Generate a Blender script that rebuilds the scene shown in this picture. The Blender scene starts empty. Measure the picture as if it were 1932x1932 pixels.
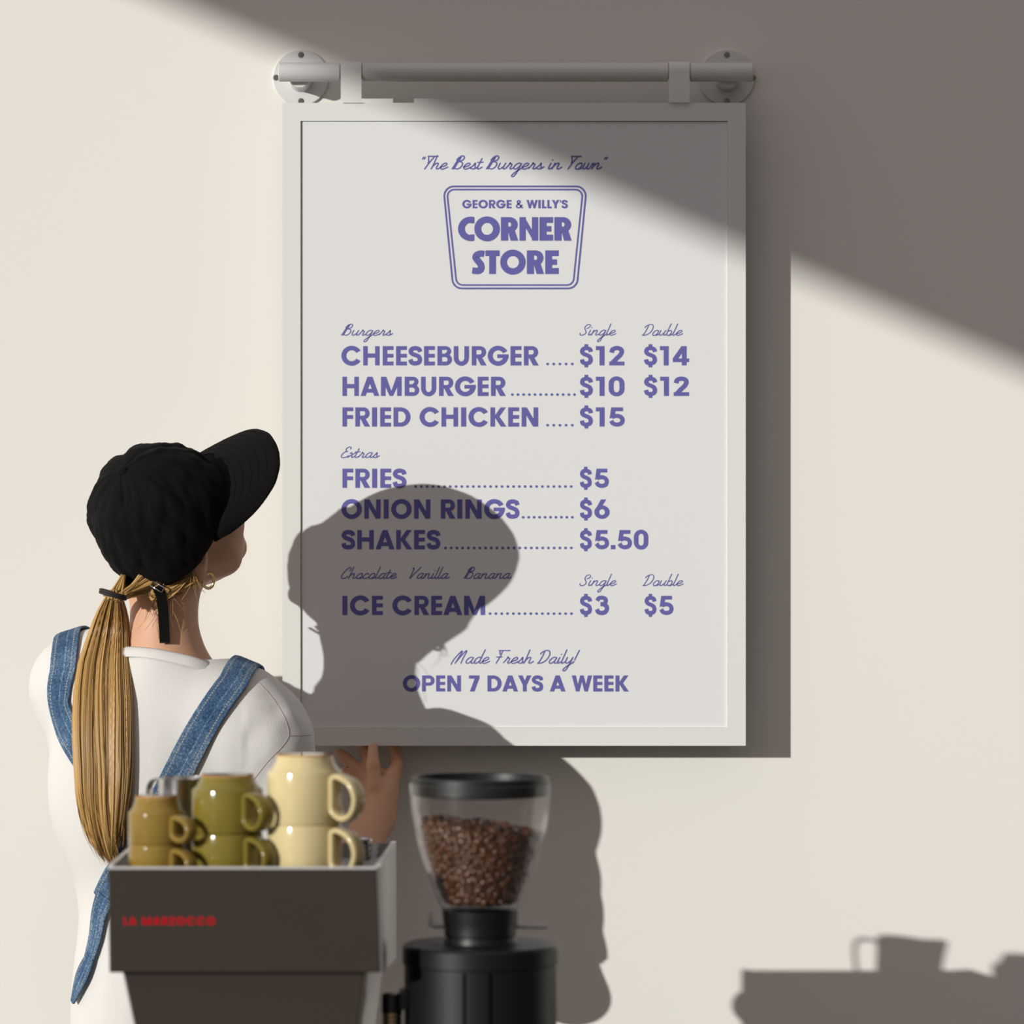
import bpy, bmesh, math, random
import numpy as np
from mathutils import Vector, Matrix, noise
from mathutils.bvhtree import BVHTree

S = bpy.context.scene
COL = S.collection

# ------------------------------------------------------------------ camera, light, exposure
FPX = 8000.0          # focal length in pixels of the 1932 px frame
D = 5.87              # camera to wall
CH = 1.55             # camera height
cam_d = bpy.data.cameras.new('camera')
cam = bpy.data.objects.new('camera', cam_d)
COL.objects.link(cam)
cam.location = (0, -D, CH)
cam.rotation_euler = (math.radians(90), 0, 0)
cam_d.sensor_width = 36
cam_d.lens = FPX / 1932 * 36
cam_d.dof.use_dof = True
cam_d.dof.focus_distance = 5.62
cam_d.dof.aperture_fstop = 3.9
cam_d.clip_end = 100
S.camera = cam

TX, TY = 1.0, 0.307    # sun: shift right and down per metre towards the wall
sun_dir = Vector((TX, 1.0, -TY)).normalized()
sd = bpy.data.lights.new('sun', 'SUN')
sd.energy = 3.50
sd.angle = math.radians(0.53)
sd.color = (1.0, 0.985, 0.93)
sun = bpy.data.objects.new('sun', sd)
COL.objects.link(sun)
sun.location = (-4, -4, 4)
sun.rotation_euler = sun_dir.to_track_quat('-Z', 'Y').to_euler()

world = bpy.data.worlds.new('world')
S.world = world
world.use_nodes = True
wn = world.node_tree
wn.nodes.clear()
w_out = wn.nodes.new('ShaderNodeOutputWorld')
w_bg = wn.nodes.new('ShaderNodeBackground')
w_tc = wn.nodes.new('ShaderNodeTexCoord')
w_dot = wn.nodes.new('ShaderNodeVectorMath'); w_dot.operation = 'DOT_PRODUCT'
w_dot.inputs[1].default_value = Vector((-0.60, -0.30, 0.80)).normalized()
w_ramp = wn.nodes.new('ShaderNodeValToRGB')
w_map = wn.nodes.new('ShaderNodeMapRange')
w_map.inputs[1].default_value = -1.0
wn.links.new(w_tc.outputs['Generated'], w_dot.inputs[0])
wn.links.new(w_dot.outputs['Value'], w_map.inputs[0])
wn.links.new(w_map.outputs[0], w_ramp.inputs[0])
wn.links.new(w_ramp.outputs[0], w_bg.inputs[0])
wn.links.new(w_bg.outputs[0], w_out.inputs[0])
cr = w_ramp.color_ramp
cr.elements[0].position = 0.30; cr.elements[0].color = (0.030, 0.026, 0.023, 1)
cr.elements[1].position = 1.0; cr.elements[1].color = (0.475, 0.432, 0.425, 1)
e = cr.elements.new(0.62); e.color = (0.140, 0.126, 0.123, 1)
w_bg.inputs[1].default_value = 1.33

S.view_settings.view_transform = 'Standard'
S.view_settings.look = 'None'
S.view_settings.exposure = 0.0
S.view_settings.gamma = 1.0
S.view_settings.use_curve_mapping = False
try:
    S.cycles.max_bounces = 8
    S.cycles.transparent_max_bounces = 16
    S.cycles.caustics_reflective = False
    S.cycles.caustics_refractive = False
    S.cycles.use_denoising = True
except Exception:
    pass

# ------------------------------------------------------------------ helpers
def W(px, py, z):
    """A point z metres in front of the wall that the photograph shows at pixel px, py."""
    k = (D - z) / FPX
    return Vector(((px - 966) * k, -z, CH - (py - 966) * k))

def smooth_all(me, on=True):
    me.polygons.foreach_set('use_smooth', [on] * len(me.polygons))

def link(name, me, mat=None, parent=None):
    o = bpy.data.objects.new(name, me)
    COL.objects.link(o)
    if mat is not None:
        for m in (mat if isinstance(mat, (list, tuple)) else [mat]):
            me.materials.append(m)
    if parent is not None:
        o.parent = parent
        o.matrix_parent_inverse = Matrix.Translation(parent.matrix_basis.translation).inverted() if parent.parent is None else Matrix()
    return o

def empty(name, loc):
    o = bpy.data.objects.new(name, None)
    o.empty_display_size = 0.05
    COL.objects.link(o)
    o.location = loc
    return o

def tag(o, label=None, cat=None, group=None, kind=None):
    if label: o['label'] = label
    if cat: o['category'] = cat
    if group: o['group'] = group
    if kind: o['kind'] = kind
    return o

class MB:
    """Collects vertices and faces for one mesh."""
    def __init__(self):
        self.v = []; self.f = []; self.mi = []; self.uv = None
    def add(self, vs, fs, mi=0):
        b = len(self.v)
        self.v += [tuple(p) for p in vs]
        self.f += [tuple(i + b for i in f) for f in fs]
        self.mi += [mi] * len(fs)
        return b
    def box(self, x0, x1, y0, y1, z0, z1, mi=0, M=None):
        vs = [Vector((x, y, z)) for z in (z0, z1) for y in (y0, y1) for x in (x0, x1)]
        if M is not None: vs = [M @ p for p in vs]
        self.add(vs, [(0, 2, 3, 1), (4, 5, 7, 6), (0, 1, 5, 4), (2, 6, 7, 3), (0, 4, 6, 2), (1, 3, 7, 5)], mi)
    def hexa(self, bot, top, mi=0):
        self.add(list(bot) + list(top), [(3, 2, 1, 0), (4, 5, 6, 7), (0, 1, 5, 4), (1, 2, 6, 5), (2, 3, 7, 6), (3, 0, 4, 7)], mi)
    def lathe(self, prof, n=48, M=None, mi=0, closed=False):
        vs = []
        for r, z in prof:
            for i in range(n):
                a = 2 * math.pi * i / n
                p = Vector((r * math.cos(a), r * math.sin(a), z))
                vs.append(M @ p if M is not None else p)
        fs = []
        m = len(prof)
        for j in range(m if closed else m - 1):
            j2 = (j + 1) % m
            for i in range(n):
                i2 = (i + 1) % n
                fs.append((j * n + i, j * n + i2, j2 * n + i2, j2 * n + i))
        b = self.add(vs, fs, mi)
        if not closed:
            if prof[0][0] > 1e-6: self.f.append(tuple(b + i for i in reversed(range(n)))); self.mi.append(mi)
            if prof[-1][0] > 1e-6: self.f.append(tuple(b + (m - 1) * n + i for i in range(n))); self.mi.append(mi)
    def tube(self, pts, r, n=8, mi=0, flat=1.0, cap=True, up=None, closed=False):
        pts = [Vector(p) for p in pts]
        m = len(pts)
        rr = r if isinstance(r, (list, tuple)) else [r] * m
        vs = []; prev = None
        for i, p in enumerate(pts):
            if closed: t = pts[(i + 1) % m] - pts[(i - 1) % m]
            else: t = pts[min(i + 1, m - 1)] - pts[max(i - 1, 0)]
            t.normalize()
            if up is not None: a = Vector(up)
            elif prev is None: a = Vector((0, 0, 1)) if abs(t.z) < 0.9 else Vector((1, 0, 0))
            else: a = prev
            a = (a - t * a.dot(t)).normalized()
            prev = a
            b = t.cross(a)
            for k in range(n):
                an = 2 * math.pi * k / n
                vs.append(p + a * (rr[i] * math.cos(an) * flat) + b * (rr[i] * math.sin(an)))
        fs = []
        for i in range(m if closed else m - 1):
            j = (i + 1) % m
            for k in range(n):
                k2 = (k + 1) % n
                fs.append((i * n + k, i * n + k2, j * n + k2, j * n + k))
        if cap and not closed:
            fs.append(tuple(reversed(range(n))))
            fs.append(tuple((m - 1) * n + k for k in range(n)))
        self.add(vs, fs, mi)
    def mesh(self, name, smooth=True):
        me = bpy.data.meshes.new(name)
        me.from_pydata([tuple(p) for p in self.v], [], self.f)
        if any(self.mi): me.polygons.foreach_set('material_index', self.mi)
        if smooth: smooth_all(me)
        me.update()
        return me
    def build(self, name, mat, parent=None, smooth=True, bevel=0.0, auto=None, segs=2):
        me = self.mesh(name, smooth)
        if bevel > 0 or auto is not None:
            bm = bmesh.new(); bm.from_mesh(me)
            bmesh.ops.remove_doubles(bm, verts=bm.verts, dist=1e-6)
            bmesh.ops.recalc_face_normals(bm, faces=bm.faces)
            if bevel > 0:
                es = [e for e in bm.edges if len(e.link_faces) == 2 and e.calc_face_angle(0) > 0.5]
                bmesh.ops.bevel(bm, geom=es, offset=bevel, segments=segs, profile=0.5, affect='EDGES')
            if auto is not None:
                for e in bm.edges:
                    if len(e.link_faces) == 2 and e.calc_face_angle(0) > auto: e.smooth = False
                for f in bm.faces: f.smooth = True
            bm.to_mesh(me); bm.free()
        return link(name, me, mat, parent)

def catmull(pts, n=8, closed=False):
    out = []
    m = len(pts)
    P = [Vector(p) for p in pts]
    rng = range(m if closed else m - 1)
    for i in rng:
        if closed: a, b, c, d = P[(i - 1) % m], P[i], P[(i + 1) % m], P[(i + 2) % m]
        else: a, b, c, d = P[max(i - 1, 0)], P[i], P[i + 1], P[min(i + 2, m - 1)]
        for k in range(n):
            t = k / n
            out.append(0.5 * ((2 * b) + (c - a) * t + (2 * a - 5 * b + 4 * c - d) * t * t + (3 * b - a - 3 * c + d) * t ** 3))
    if not closed: out.append(P[-1])
    return out

# ------------------------------------------------------------------ materials
def mat(name, color, rough=0.5, metal=0.0, spec=0.5, noise_scale=0, noise_amt=0.0, bump=0.0, bump_scale=200, coat=0.0, sss=0.0, aniso=0.0, sheen=0.0):
    m = bpy.data.materials.new(name)
    m.use_nodes = True
    nt = m.node_tree
    b = nt.nodes['Principled BSDF']
    b.inputs['Base Color'].default_value = (*color, 1)
    b.inputs['Roughness'].default_value = rough
    b.inputs['Metallic'].default_value = metal
    b.inputs['Specular IOR Level'].default_value = spec
    b.inputs['Coat Weight'].default_value = coat
    b.inputs['Anisotropic'].default_value = aniso
    b.inputs['Sheen Weight'].default_value = sheen
    if sss:
        b.inputs['Subsurface Weight'].default_value = sss
        b.inputs['Subsurface Radius'].default_value = (0.8, 0.3, 0.15)
        b.inputs['Subsurface Scale'].default_value = 0.006
    tc = nt.nodes.new('ShaderNodeTexCoord')
    if noise_amt:
        nz = nt.nodes.new('ShaderNodeTexNoise'); nz.inputs['Scale'].default_value = noise_scale
        nz.inputs['Detail'].default_value = 4
        nt.links.new(tc.outputs['Object'], nz.inputs['Vector'])
        mx = nt.nodes.new('ShaderNodeMix'); mx.data_type = 'RGBA'
        mx.inputs[6].default_value = (*[max(0, c * (1 - noise_amt)) for c in color], 1)
        mx.inputs[7].default_value = (*[min(1, c * (1 + noise_amt)) for c in color], 1)
        nt.links.new(nz.outputs['Fac'], mx.inputs[0])
        nt.links.new(mx.outputs[2], b.inputs['Base Color'])
    if bump:
        n2 = nt.nodes.new('ShaderNodeTexNoise'); n2.inputs['Scale'].default_value = bump_scale
        n2.inputs['Detail'].default_value = 3
        nt.links.new(tc.outputs['Object'], n2.inputs['Vector'])
        bp = nt.nodes.new('ShaderNodeBump'); bp.inputs['Strength'].default_value = bump
        bp.inputs['Distance'].default_value = 0.002
        nt.links.new(n2.outputs['Fac'], bp.inputs['Height'])
        nt.links.new(bp.outputs['Normal'], b.inputs['Normal'])
    return m

M_wall = mat('wall_paint', (0.785, 0.768, 0.722), 0.9, spec=0.1, noise_scale=1.2, noise_amt=0.012)
M_floor = mat('concrete_floor', (0.11, 0.10, 0.09), 0.7, noise_scale=3, noise_amt=0.12)
M_frame = mat('white_powder_coat', (0.715, 0.725, 0.695), 0.55, spec=0.25)
M_tube = mat('white_coated_tube', (0.66, 0.66, 0.655), 0.38, spec=0.4)
M_paper = mat('poster_paper', (0.73, 0.735, 0.745), 0.75, spec=0.15)
M_ink = mat('violet_ink', (0.130, 0.124, 0.375), 0.7, spec=0.15)
M_screw = mat('screw_steel', (0.25, 0.24, 0.22), 0.35, 1.0)
M_dark = mat('dark_recess', (0.02, 0.02, 0.02), 0.8)
M_blocker = mat('sun_blocker_grey', (0.35, 0.33, 0.31), 0.8)  # plain grey of the added slab that blocks the sun
M_skin = mat('skin', (0.63, 0.355, 0.225), 0.5, spec=0.35, noise_scale=60, noise_amt=0.06, sss=0.12, bump=0.15, bump_scale=500)
M_lip = mat('lip', (0.45, 0.17, 0.14), 0.4)
M_cap = mat('black_cotton', (0.0042, 0.0040, 0.0040), 0.85, spec=0.12, bump=0.35, bump_scale=900, sheen=0.01)
M_shirt = mat('white_cotton', (0.675, 0.66, 0.635), 0.9, spec=0.1, bump=0.2, bump_scale=700)
M_seam = mat('seam_shadow_grey', (0.42, 0.39, 0.37), 0.9, spec=0.1)  # darker than the shirt: the seam's thin shadow line put into the colour
M_trouser = mat('offwhite_trouser', (0.74, 0.71, 0.66), 0.9, spec=0.1, bump=0.2, bump_scale=500)
M_shoe = mat('shoe_canvas', (0.55, 0.53, 0.5), 0.8)
M_sole = mat('shoe_sole', (0.75, 0.74, 0.72), 0.6)
M_elastic = mat('black_elastic', (0.015, 0.012, 0.012), 0.7)
M_gold = mat('gold', (0.85, 0.62, 0.28), 0.18, 1.0)
M_steel = mat('brushed_steel', (0.36, 0.352, 0.345), 0.36, 1.0)
M_chrome = mat('polished_steel', (0.62, 0.60, 0.60), 0.12, 1.0)
M_panel = mat('bronze_brown_panel', (0.036, 0.027, 0.021), 0.5, 0.0, spec=0.25, noise_scale=6, noise_amt=0.08)
M_red = mat('red_badge_paint', (0.50, 0.0, 0.012), 0.6, spec=0.1)
M_blackplastic = mat('black_plastic', (0.012, 0.012, 0.013), 0.38, spec=0.45)
M_blackmetal = mat('black_satin_metal', (0.0065, 0.0065, 0.0065), 0.40, spec=0.35)
M_lacquer = mat('gloss_black', (0.012, 0.012, 0.012), 0.12)
M_groove = mat('groove_black', (0.002, 0.002, 0.002), 0.9, spec=0.0)
M_brass = mat('brass', (0.75, 0.58, 0.32), 0.25, 1.0)
M_counter = mat('counter_top', (0.14, 0.12, 0.105), 0.45, noise_scale=8, noise_amt=0.15)
M_counterfront = mat('counter_front', (0.22, 0.19, 0.16), 0.6)
M_eye = mat('eye_white', (0.8, 0.78, 0.75), 0.2)
M_iris = mat('eye_iris', (0.08, 0.12, 0.16), 0.2)

def glaze(name, c1, c2):
    m = mat(name, c1, 0.10, spec=0.5)
    nt = m.node_tree; b = nt.nodes['Principled BSDF']
    tc = nt.nodes.new('ShaderNodeTexCoord')
    nz = nt.nodes.new('ShaderNodeTexNoise'); nz.inputs['Scale'].default_value = 45; nz.inputs['Detail'].default_value = 5
    mp = nt.nodes.new('ShaderNodeMapping'); mp.inputs['Scale'].default_value = (1, 1, 0.35)
    nt.links.new(tc.outputs['Object'], mp.inputs[0]); nt.links.new(mp.outputs[0], nz.inputs['Vector'])
    mx = nt.nodes.new('ShaderNodeMix'); mx.data_type = 'RGBA'
    mx.inputs[6].default_value = (*c1, 1); mx.inputs[7].default_value = (*c2, 1)
    nt.links.new(nz.outputs['Fac'], mx.inputs[0]); nt.links.new(mx.outputs[2], b.inputs['Base Color'])
    return m
M_brownglaze = glaze('brown_glaze', (0.20, 0.125, 0.022), (0.30, 0.20, 0.045))
M_oliveglaze = glaze('olive_glaze', (0.15, 0.115, 0.016), (0.225, 0.18, 0.034))
M_creamglaze = glaze('cream_glaze', (0.56, 0.46, 0.235), (0.68, 0.57, 0.32))
M_bisque = mat('unglazed_clay', (0.50, 0.24, 0.075), 0.8)
M_edge = mat('satin_steel_edge', (0.62, 0.61, 0.60), 0.5, 0.35)
M_bean = mat('roasted_bean', (0.086, 0.028, 0.009), 0.30, spec=0.65, noise_scale=120, noise_amt=0.35)
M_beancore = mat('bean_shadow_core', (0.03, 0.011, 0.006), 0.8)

def clear_plastic():
    m = bpy.data.materials.new('clear_plastic'); m.use_nodes = True
    nt = m.node_tree; nt.nodes.clear()
    def nd(t, **k):
        n = nt.nodes.new(t)
        for q, v in k.items(): setattr(n, q, v)
        return n
    out = nd('ShaderNodeOutputMaterial')
    tr = nd('ShaderNodeBsdfTransparent'); tr.inputs[0].default_value = (0.985, 0.983, 0.978, 1)
    gl = nd('ShaderNodeBsdfGlossy'); gl.inputs['Roughness'].default_value = 0.025
    df = nd('ShaderNodeBsdfDiffuse'); df.inputs[0].default_value = (0.85, 0.84, 0.80, 1)
    tl = nd('ShaderNodeBsdfTranslucent'); tl.inputs[0].default_value = (0.85, 0.84, 0.80, 1)
    ad = nd('ShaderNodeMixShader'); ad.inputs[0].default_value = 0.5
    nt.links.new(df.outputs[0], ad.inputs[1]); nt.links.new(tl.outputs[0], ad.inputs[2])
    lw = nd('ShaderNodeLayerWeight'); lw.inputs[0].default_value = 0.5
    def mth(op, x, y):
        n = nd('ShaderNodeMath', operation=op)
        for i_, v in enumerate((x, y)):
            if isinstance(v, (int, float)): n.inputs[i_].default_value = v
            else: nt.links.new(v, n.inputs[i_])
        return n.outputs[0]
    f = lw.outputs['Facing']
    schlick = mth('ADD', mth('MULTIPLY', mth('POWER', f, 5.0), 0.5), 0.035)
    edge = mth('MULTIPLY', mth('POWER', f, 5.0), 0.9)
    mx = nd('ShaderNodeMixShader'); mx2 = nd('ShaderNodeMixShader')
    nt.links.new(schlick, mx.inputs[0]); nt.links.new(tr.outputs[0], mx.inputs[1]); nt.links.new(gl.outputs[0], mx.inputs[2])
    nt.links.new(edge, mx2.inputs[0]); nt.links.new(mx.outputs[0], mx2.inputs[1]); nt.links.new(ad.outputs[0], mx2.inputs[2])
    nt.links.new(mx2.outputs[0], out.inputs[0])
    return m
M_clear = clear_plastic()

def hair_mat():
    m = bpy.data.materials.new('blonde_hair'); m.use_nodes = True
    nt = m.node_tree; b = nt.nodes['Principled BSDF']
    g = nt.nodes.new('ShaderNodeNewGeometry')
    rp = nt.nodes.new('ShaderNodeValToRGB')
    c = rp.color_ramp
    c.elements[0].position = 0; c.elements[0].color = (0.17, 0.085, 0.022, 1)
    c.elements[1].position = 1; c.elements[1].color = (0.62, 0.40, 0.155, 1)
    e = c.elements.new(0.30); e.color = (0.35, 0.20, 0.058, 1)
    e = c.elements.new(0.65); e.color = (0.50, 0.30, 0.10, 1)
    nt.links.new(g.outputs['Random Per Island'], rp.inputs[0])
    nt.links.new(rp.outputs[0], b.inputs['Base Color'])
    b.inputs['Roughness'].default_value = 0.42
    b.inputs['Specular IOR Level'].default_value = 0.55
    return m
M_hair = hair_mat()

def denim_mat():
    m = bpy.data.materials.new('blue_denim'); m.use_nodes = True
    nt = m.node_tree; b = nt.nodes['Principled BSDF']
    b.inputs['Roughness'].default_value = 0.9; b.inputs['Specular IOR Level'].default_value = 0.15
    uv = nt.nodes.new('ShaderNodeUVMap')
    sp = nt.nodes.new('ShaderNodeSeparateXYZ'); nt.links.new(uv.outputs[0], sp.inputs[0])
    tc = nt.nodes.new('ShaderNodeTexCoord')
    def noise(scale, det):
        n = nt.nodes.new('ShaderNodeTexNoise'); n.inputs['Scale'].default_value = scale; n.inputs['Detail'].default_value = det
        nt.links.new(tc.outputs['Object'], n.inputs['Vector']); return n
    def mth(op, a, bb=None):
        n = nt.nodes.new('ShaderNodeMath'); n.operation = op
        for i, v in enumerate((a, bb)):
            if v is None: continue
            if isinstance(v, (int, float)): n.inputs[i].default_value = v
            else: nt.links.new(v, n.inputs[i])
        return n.outputs[0]
    n1 = noise(420, 2); n2 = noise(22, 3)
    f = mth('ADD', mth('MULTIPLY', n1.outputs['Fac'], 0.75), mth('MULTIPLY', n2.outputs['Fac'], 0.55))
    # worn edges and the seam down the middle of the strap
    e1 = mth('ABSOLUTE', mth('SUBTRACT', sp.outputs[0], 0.5))
    worn = mth('SMOOTH_MIN', 1.0, mth('MULTIPLY', mth('POWER', mth('MULTIPLY', e1, 2.0), 7.0), 0.45))
    seam = mth('LESS_THAN', mth('ABSOLUTE', mth('SUBTRACT', sp.outputs[0], 0.42)), 0.03)
    f2 = mth('ADD', mth('SUBTRACT', f, 0.06), mth('ADD', mth('MULTIPLY', e1, 0.2), mth('MULTIPLY', seam, 0.13)))
    rp = nt.nodes.new('ShaderNodeValToRGB'); c = rp.color_ramp
    c.elements[0].position = 0.42; c.elements[0].color = (0.019, 0.046, 0.105, 1)
    c.elements[1].position = 1.0; c.elements[1].color = (0.33, 0.41, 0.48, 1)
    e = c.elements.new(0.68); e.color = (0.070, 0.130, 0.225, 1)
    nt.links.new(f2, rp.inputs[0])
    # stitching
    st = mth('LESS_THAN', mth('ABSOLUTE', mth('SUBTRACT', e1, 0.34)), 0.022)
    dash = mth('LESS_THAN', mth('FRACT', mth('MULTIPLY', sp.outputs[1], 260.0)), 0.6)
    mx = nt.nodes.new('ShaderNodeMix'); mx.data_type = 'RGBA'
    nt.links.new(mth('MULTIPLY', st, dash), mx.inputs[0]); nt.links.new(rp.outputs[0], mx.inputs[6])
    mx.inputs[7].default_value = (0.30, 0.29, 0.24, 1)
    nt.links.new(mx.outputs[2], b.inputs['Base Color'])
    bp = nt.nodes.new('ShaderNodeBump'); bp.inputs['Strength'].default_value = 0.5; bp.inputs['Distance'].default_value = 0.001
    nt.links.new(n1.outputs['Fac'], bp.inputs['Height']); nt.links.new(bp.outputs['Normal'], b.inputs['Normal'])
    return m
M_denim = denim_mat()

# ------------------------------------------------------------------ the setting
mb = MB(); mb.box(-4.5, 4.5, 0, 0.12, 0, 3.4)
tag(mb.build('wall_back', M_wall, smooth=False), kind='structure')
mb = MB(); mb.box(-6.5, 4.5, -7.5, 0, -0.1, 0)
tag(mb.build('floor', M_floor, smooth=False), kind='structure')

# an unseen slab, added high on the left, whose straight edge shades the upper right
def add_sun_blocker():
    t = 6.6
    p1 = W(362, 25, 0) - sun_dir * t
    p2 = W(1922, 698, 0) - sun_dir * t
    ed = (p2 - p1).normalized()
    # slope of the slab: upwards and away
    perp = Vector((0.35, 0.30, 0.9)); perp = (perp - ed * perp.dot(ed)).normalized()
    a = p1 - ed * 0.55; b = p2 + ed * 1.3
    th = ed.cross(perp).normalized() * 0.04
    c = b + perp * 1.9; d_ = a + perp * 1.9
    mb = MB(); mb.hexa([a, b, c, d_], [a + th, b + th, c + th, d_ + th])
    bm = None
    o = mb.build('sun_blocker_1', M_blocker, smooth=False, auto=0.5)
    tag(o, kind='structure')
    # the slab has no post, it only blocks the sun
add_sun_blocker()
# ------------------------------------------------------------------ lettering
class Ink:
    """Flat printed shapes on a plane facing the camera."""
    def __init__(self, z): self.mb = MB(); self.z0 = z; self.k = 0
    @property
    def z(self): return self.z0 + (self.k % 60) * 6e-6     # the overlapping strokes of a letter lie in hair-thin layers
    def layer(self): self.k += 1
    def poly(self, pts, T):
        vs = [T(x, y) for x, y in pts]
        self.mb.add(vs, [tuple(range(len(vs)))])
    def ring(self, cx, cy, ro, ri, T, a0=0, a1=360, n=40):
        ox, oy = ro; ix, iy = ri
        vs = []; k = max(6, int(n * abs(a1 - a0) / 360))
        for i in range(k + 1):
            a = math.radians(a0 + (a1 - a0) * i / k)
            vs += [T(cx + ox * math.cos(a), cy + oy * math.sin(a)), T(cx + ix * math.cos(a), cy + iy * math.sin(a))]
        self.mb.add(vs, [(2 * i, 2 * i + 2, 2 * i + 3, 2 * i + 1) for i in range(k)])
    def stroke(self, pts, w, T, n=8, curve=True, cap=False):
        P = [Vector((x, y, 0)) for x, y in pts]
        if curve and len(P) > 2: P = catmull(P, n)
        m = len(P); vs = []
        if cap:
            d0 = (P[0] - P[1]).normalized() * w * 0.3; d1 = (P[-1] - P[-2]).normalized() * w * 0.3
            P = [P[0] + d0] + P + [P[-1] + d1]; m += 2
        for i, p in enumerate(P):
            t = P[min(i + 1, m - 1)] - P[max(i - 1, 0)]
            if t.length < 1e-9: t = Vector((1, 0, 0))
            t.normalize(); nn = Vector((-t.y, t.x, 0))
            ww = w * (0.55 if cap and i in (0, m - 1) else 1.0)
            if not curve and 0 < i < m - 1:
                d1 = (P[i] - P[i - 1]).normalized(); c = abs(nn.dot(Vector((-d1.y, d1.x, 0)))); ww = w / max(c, 0.5)
            vs += [T(*(p + nn * ww / 2).to_2d()), T(*(p - nn * ww / 2).to_2d())]
        self.mb.add(vs, [(2 * i, 2 * i + 1, 2 * i + 3, 2 * i + 2) for i in range(m - 1)])
    def build(self, name, parent, m): return self.mb.build(name, m, parent, smooth=False)

def rect(x0, x1, y0, y1): return [(x0, y0), (x1, y0), (x1, y1), (x0, y1)]
WS = 0.235
S_PATH = [(.615, .70), (.56, .84), (.37, .895), (.19, .85), (.125, .715), (.21, .60), (.39, .53), (.545, .45), (.605, .30), (.55, .155), (.36, .105), (.17, .15), (.11, .31)]
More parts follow.
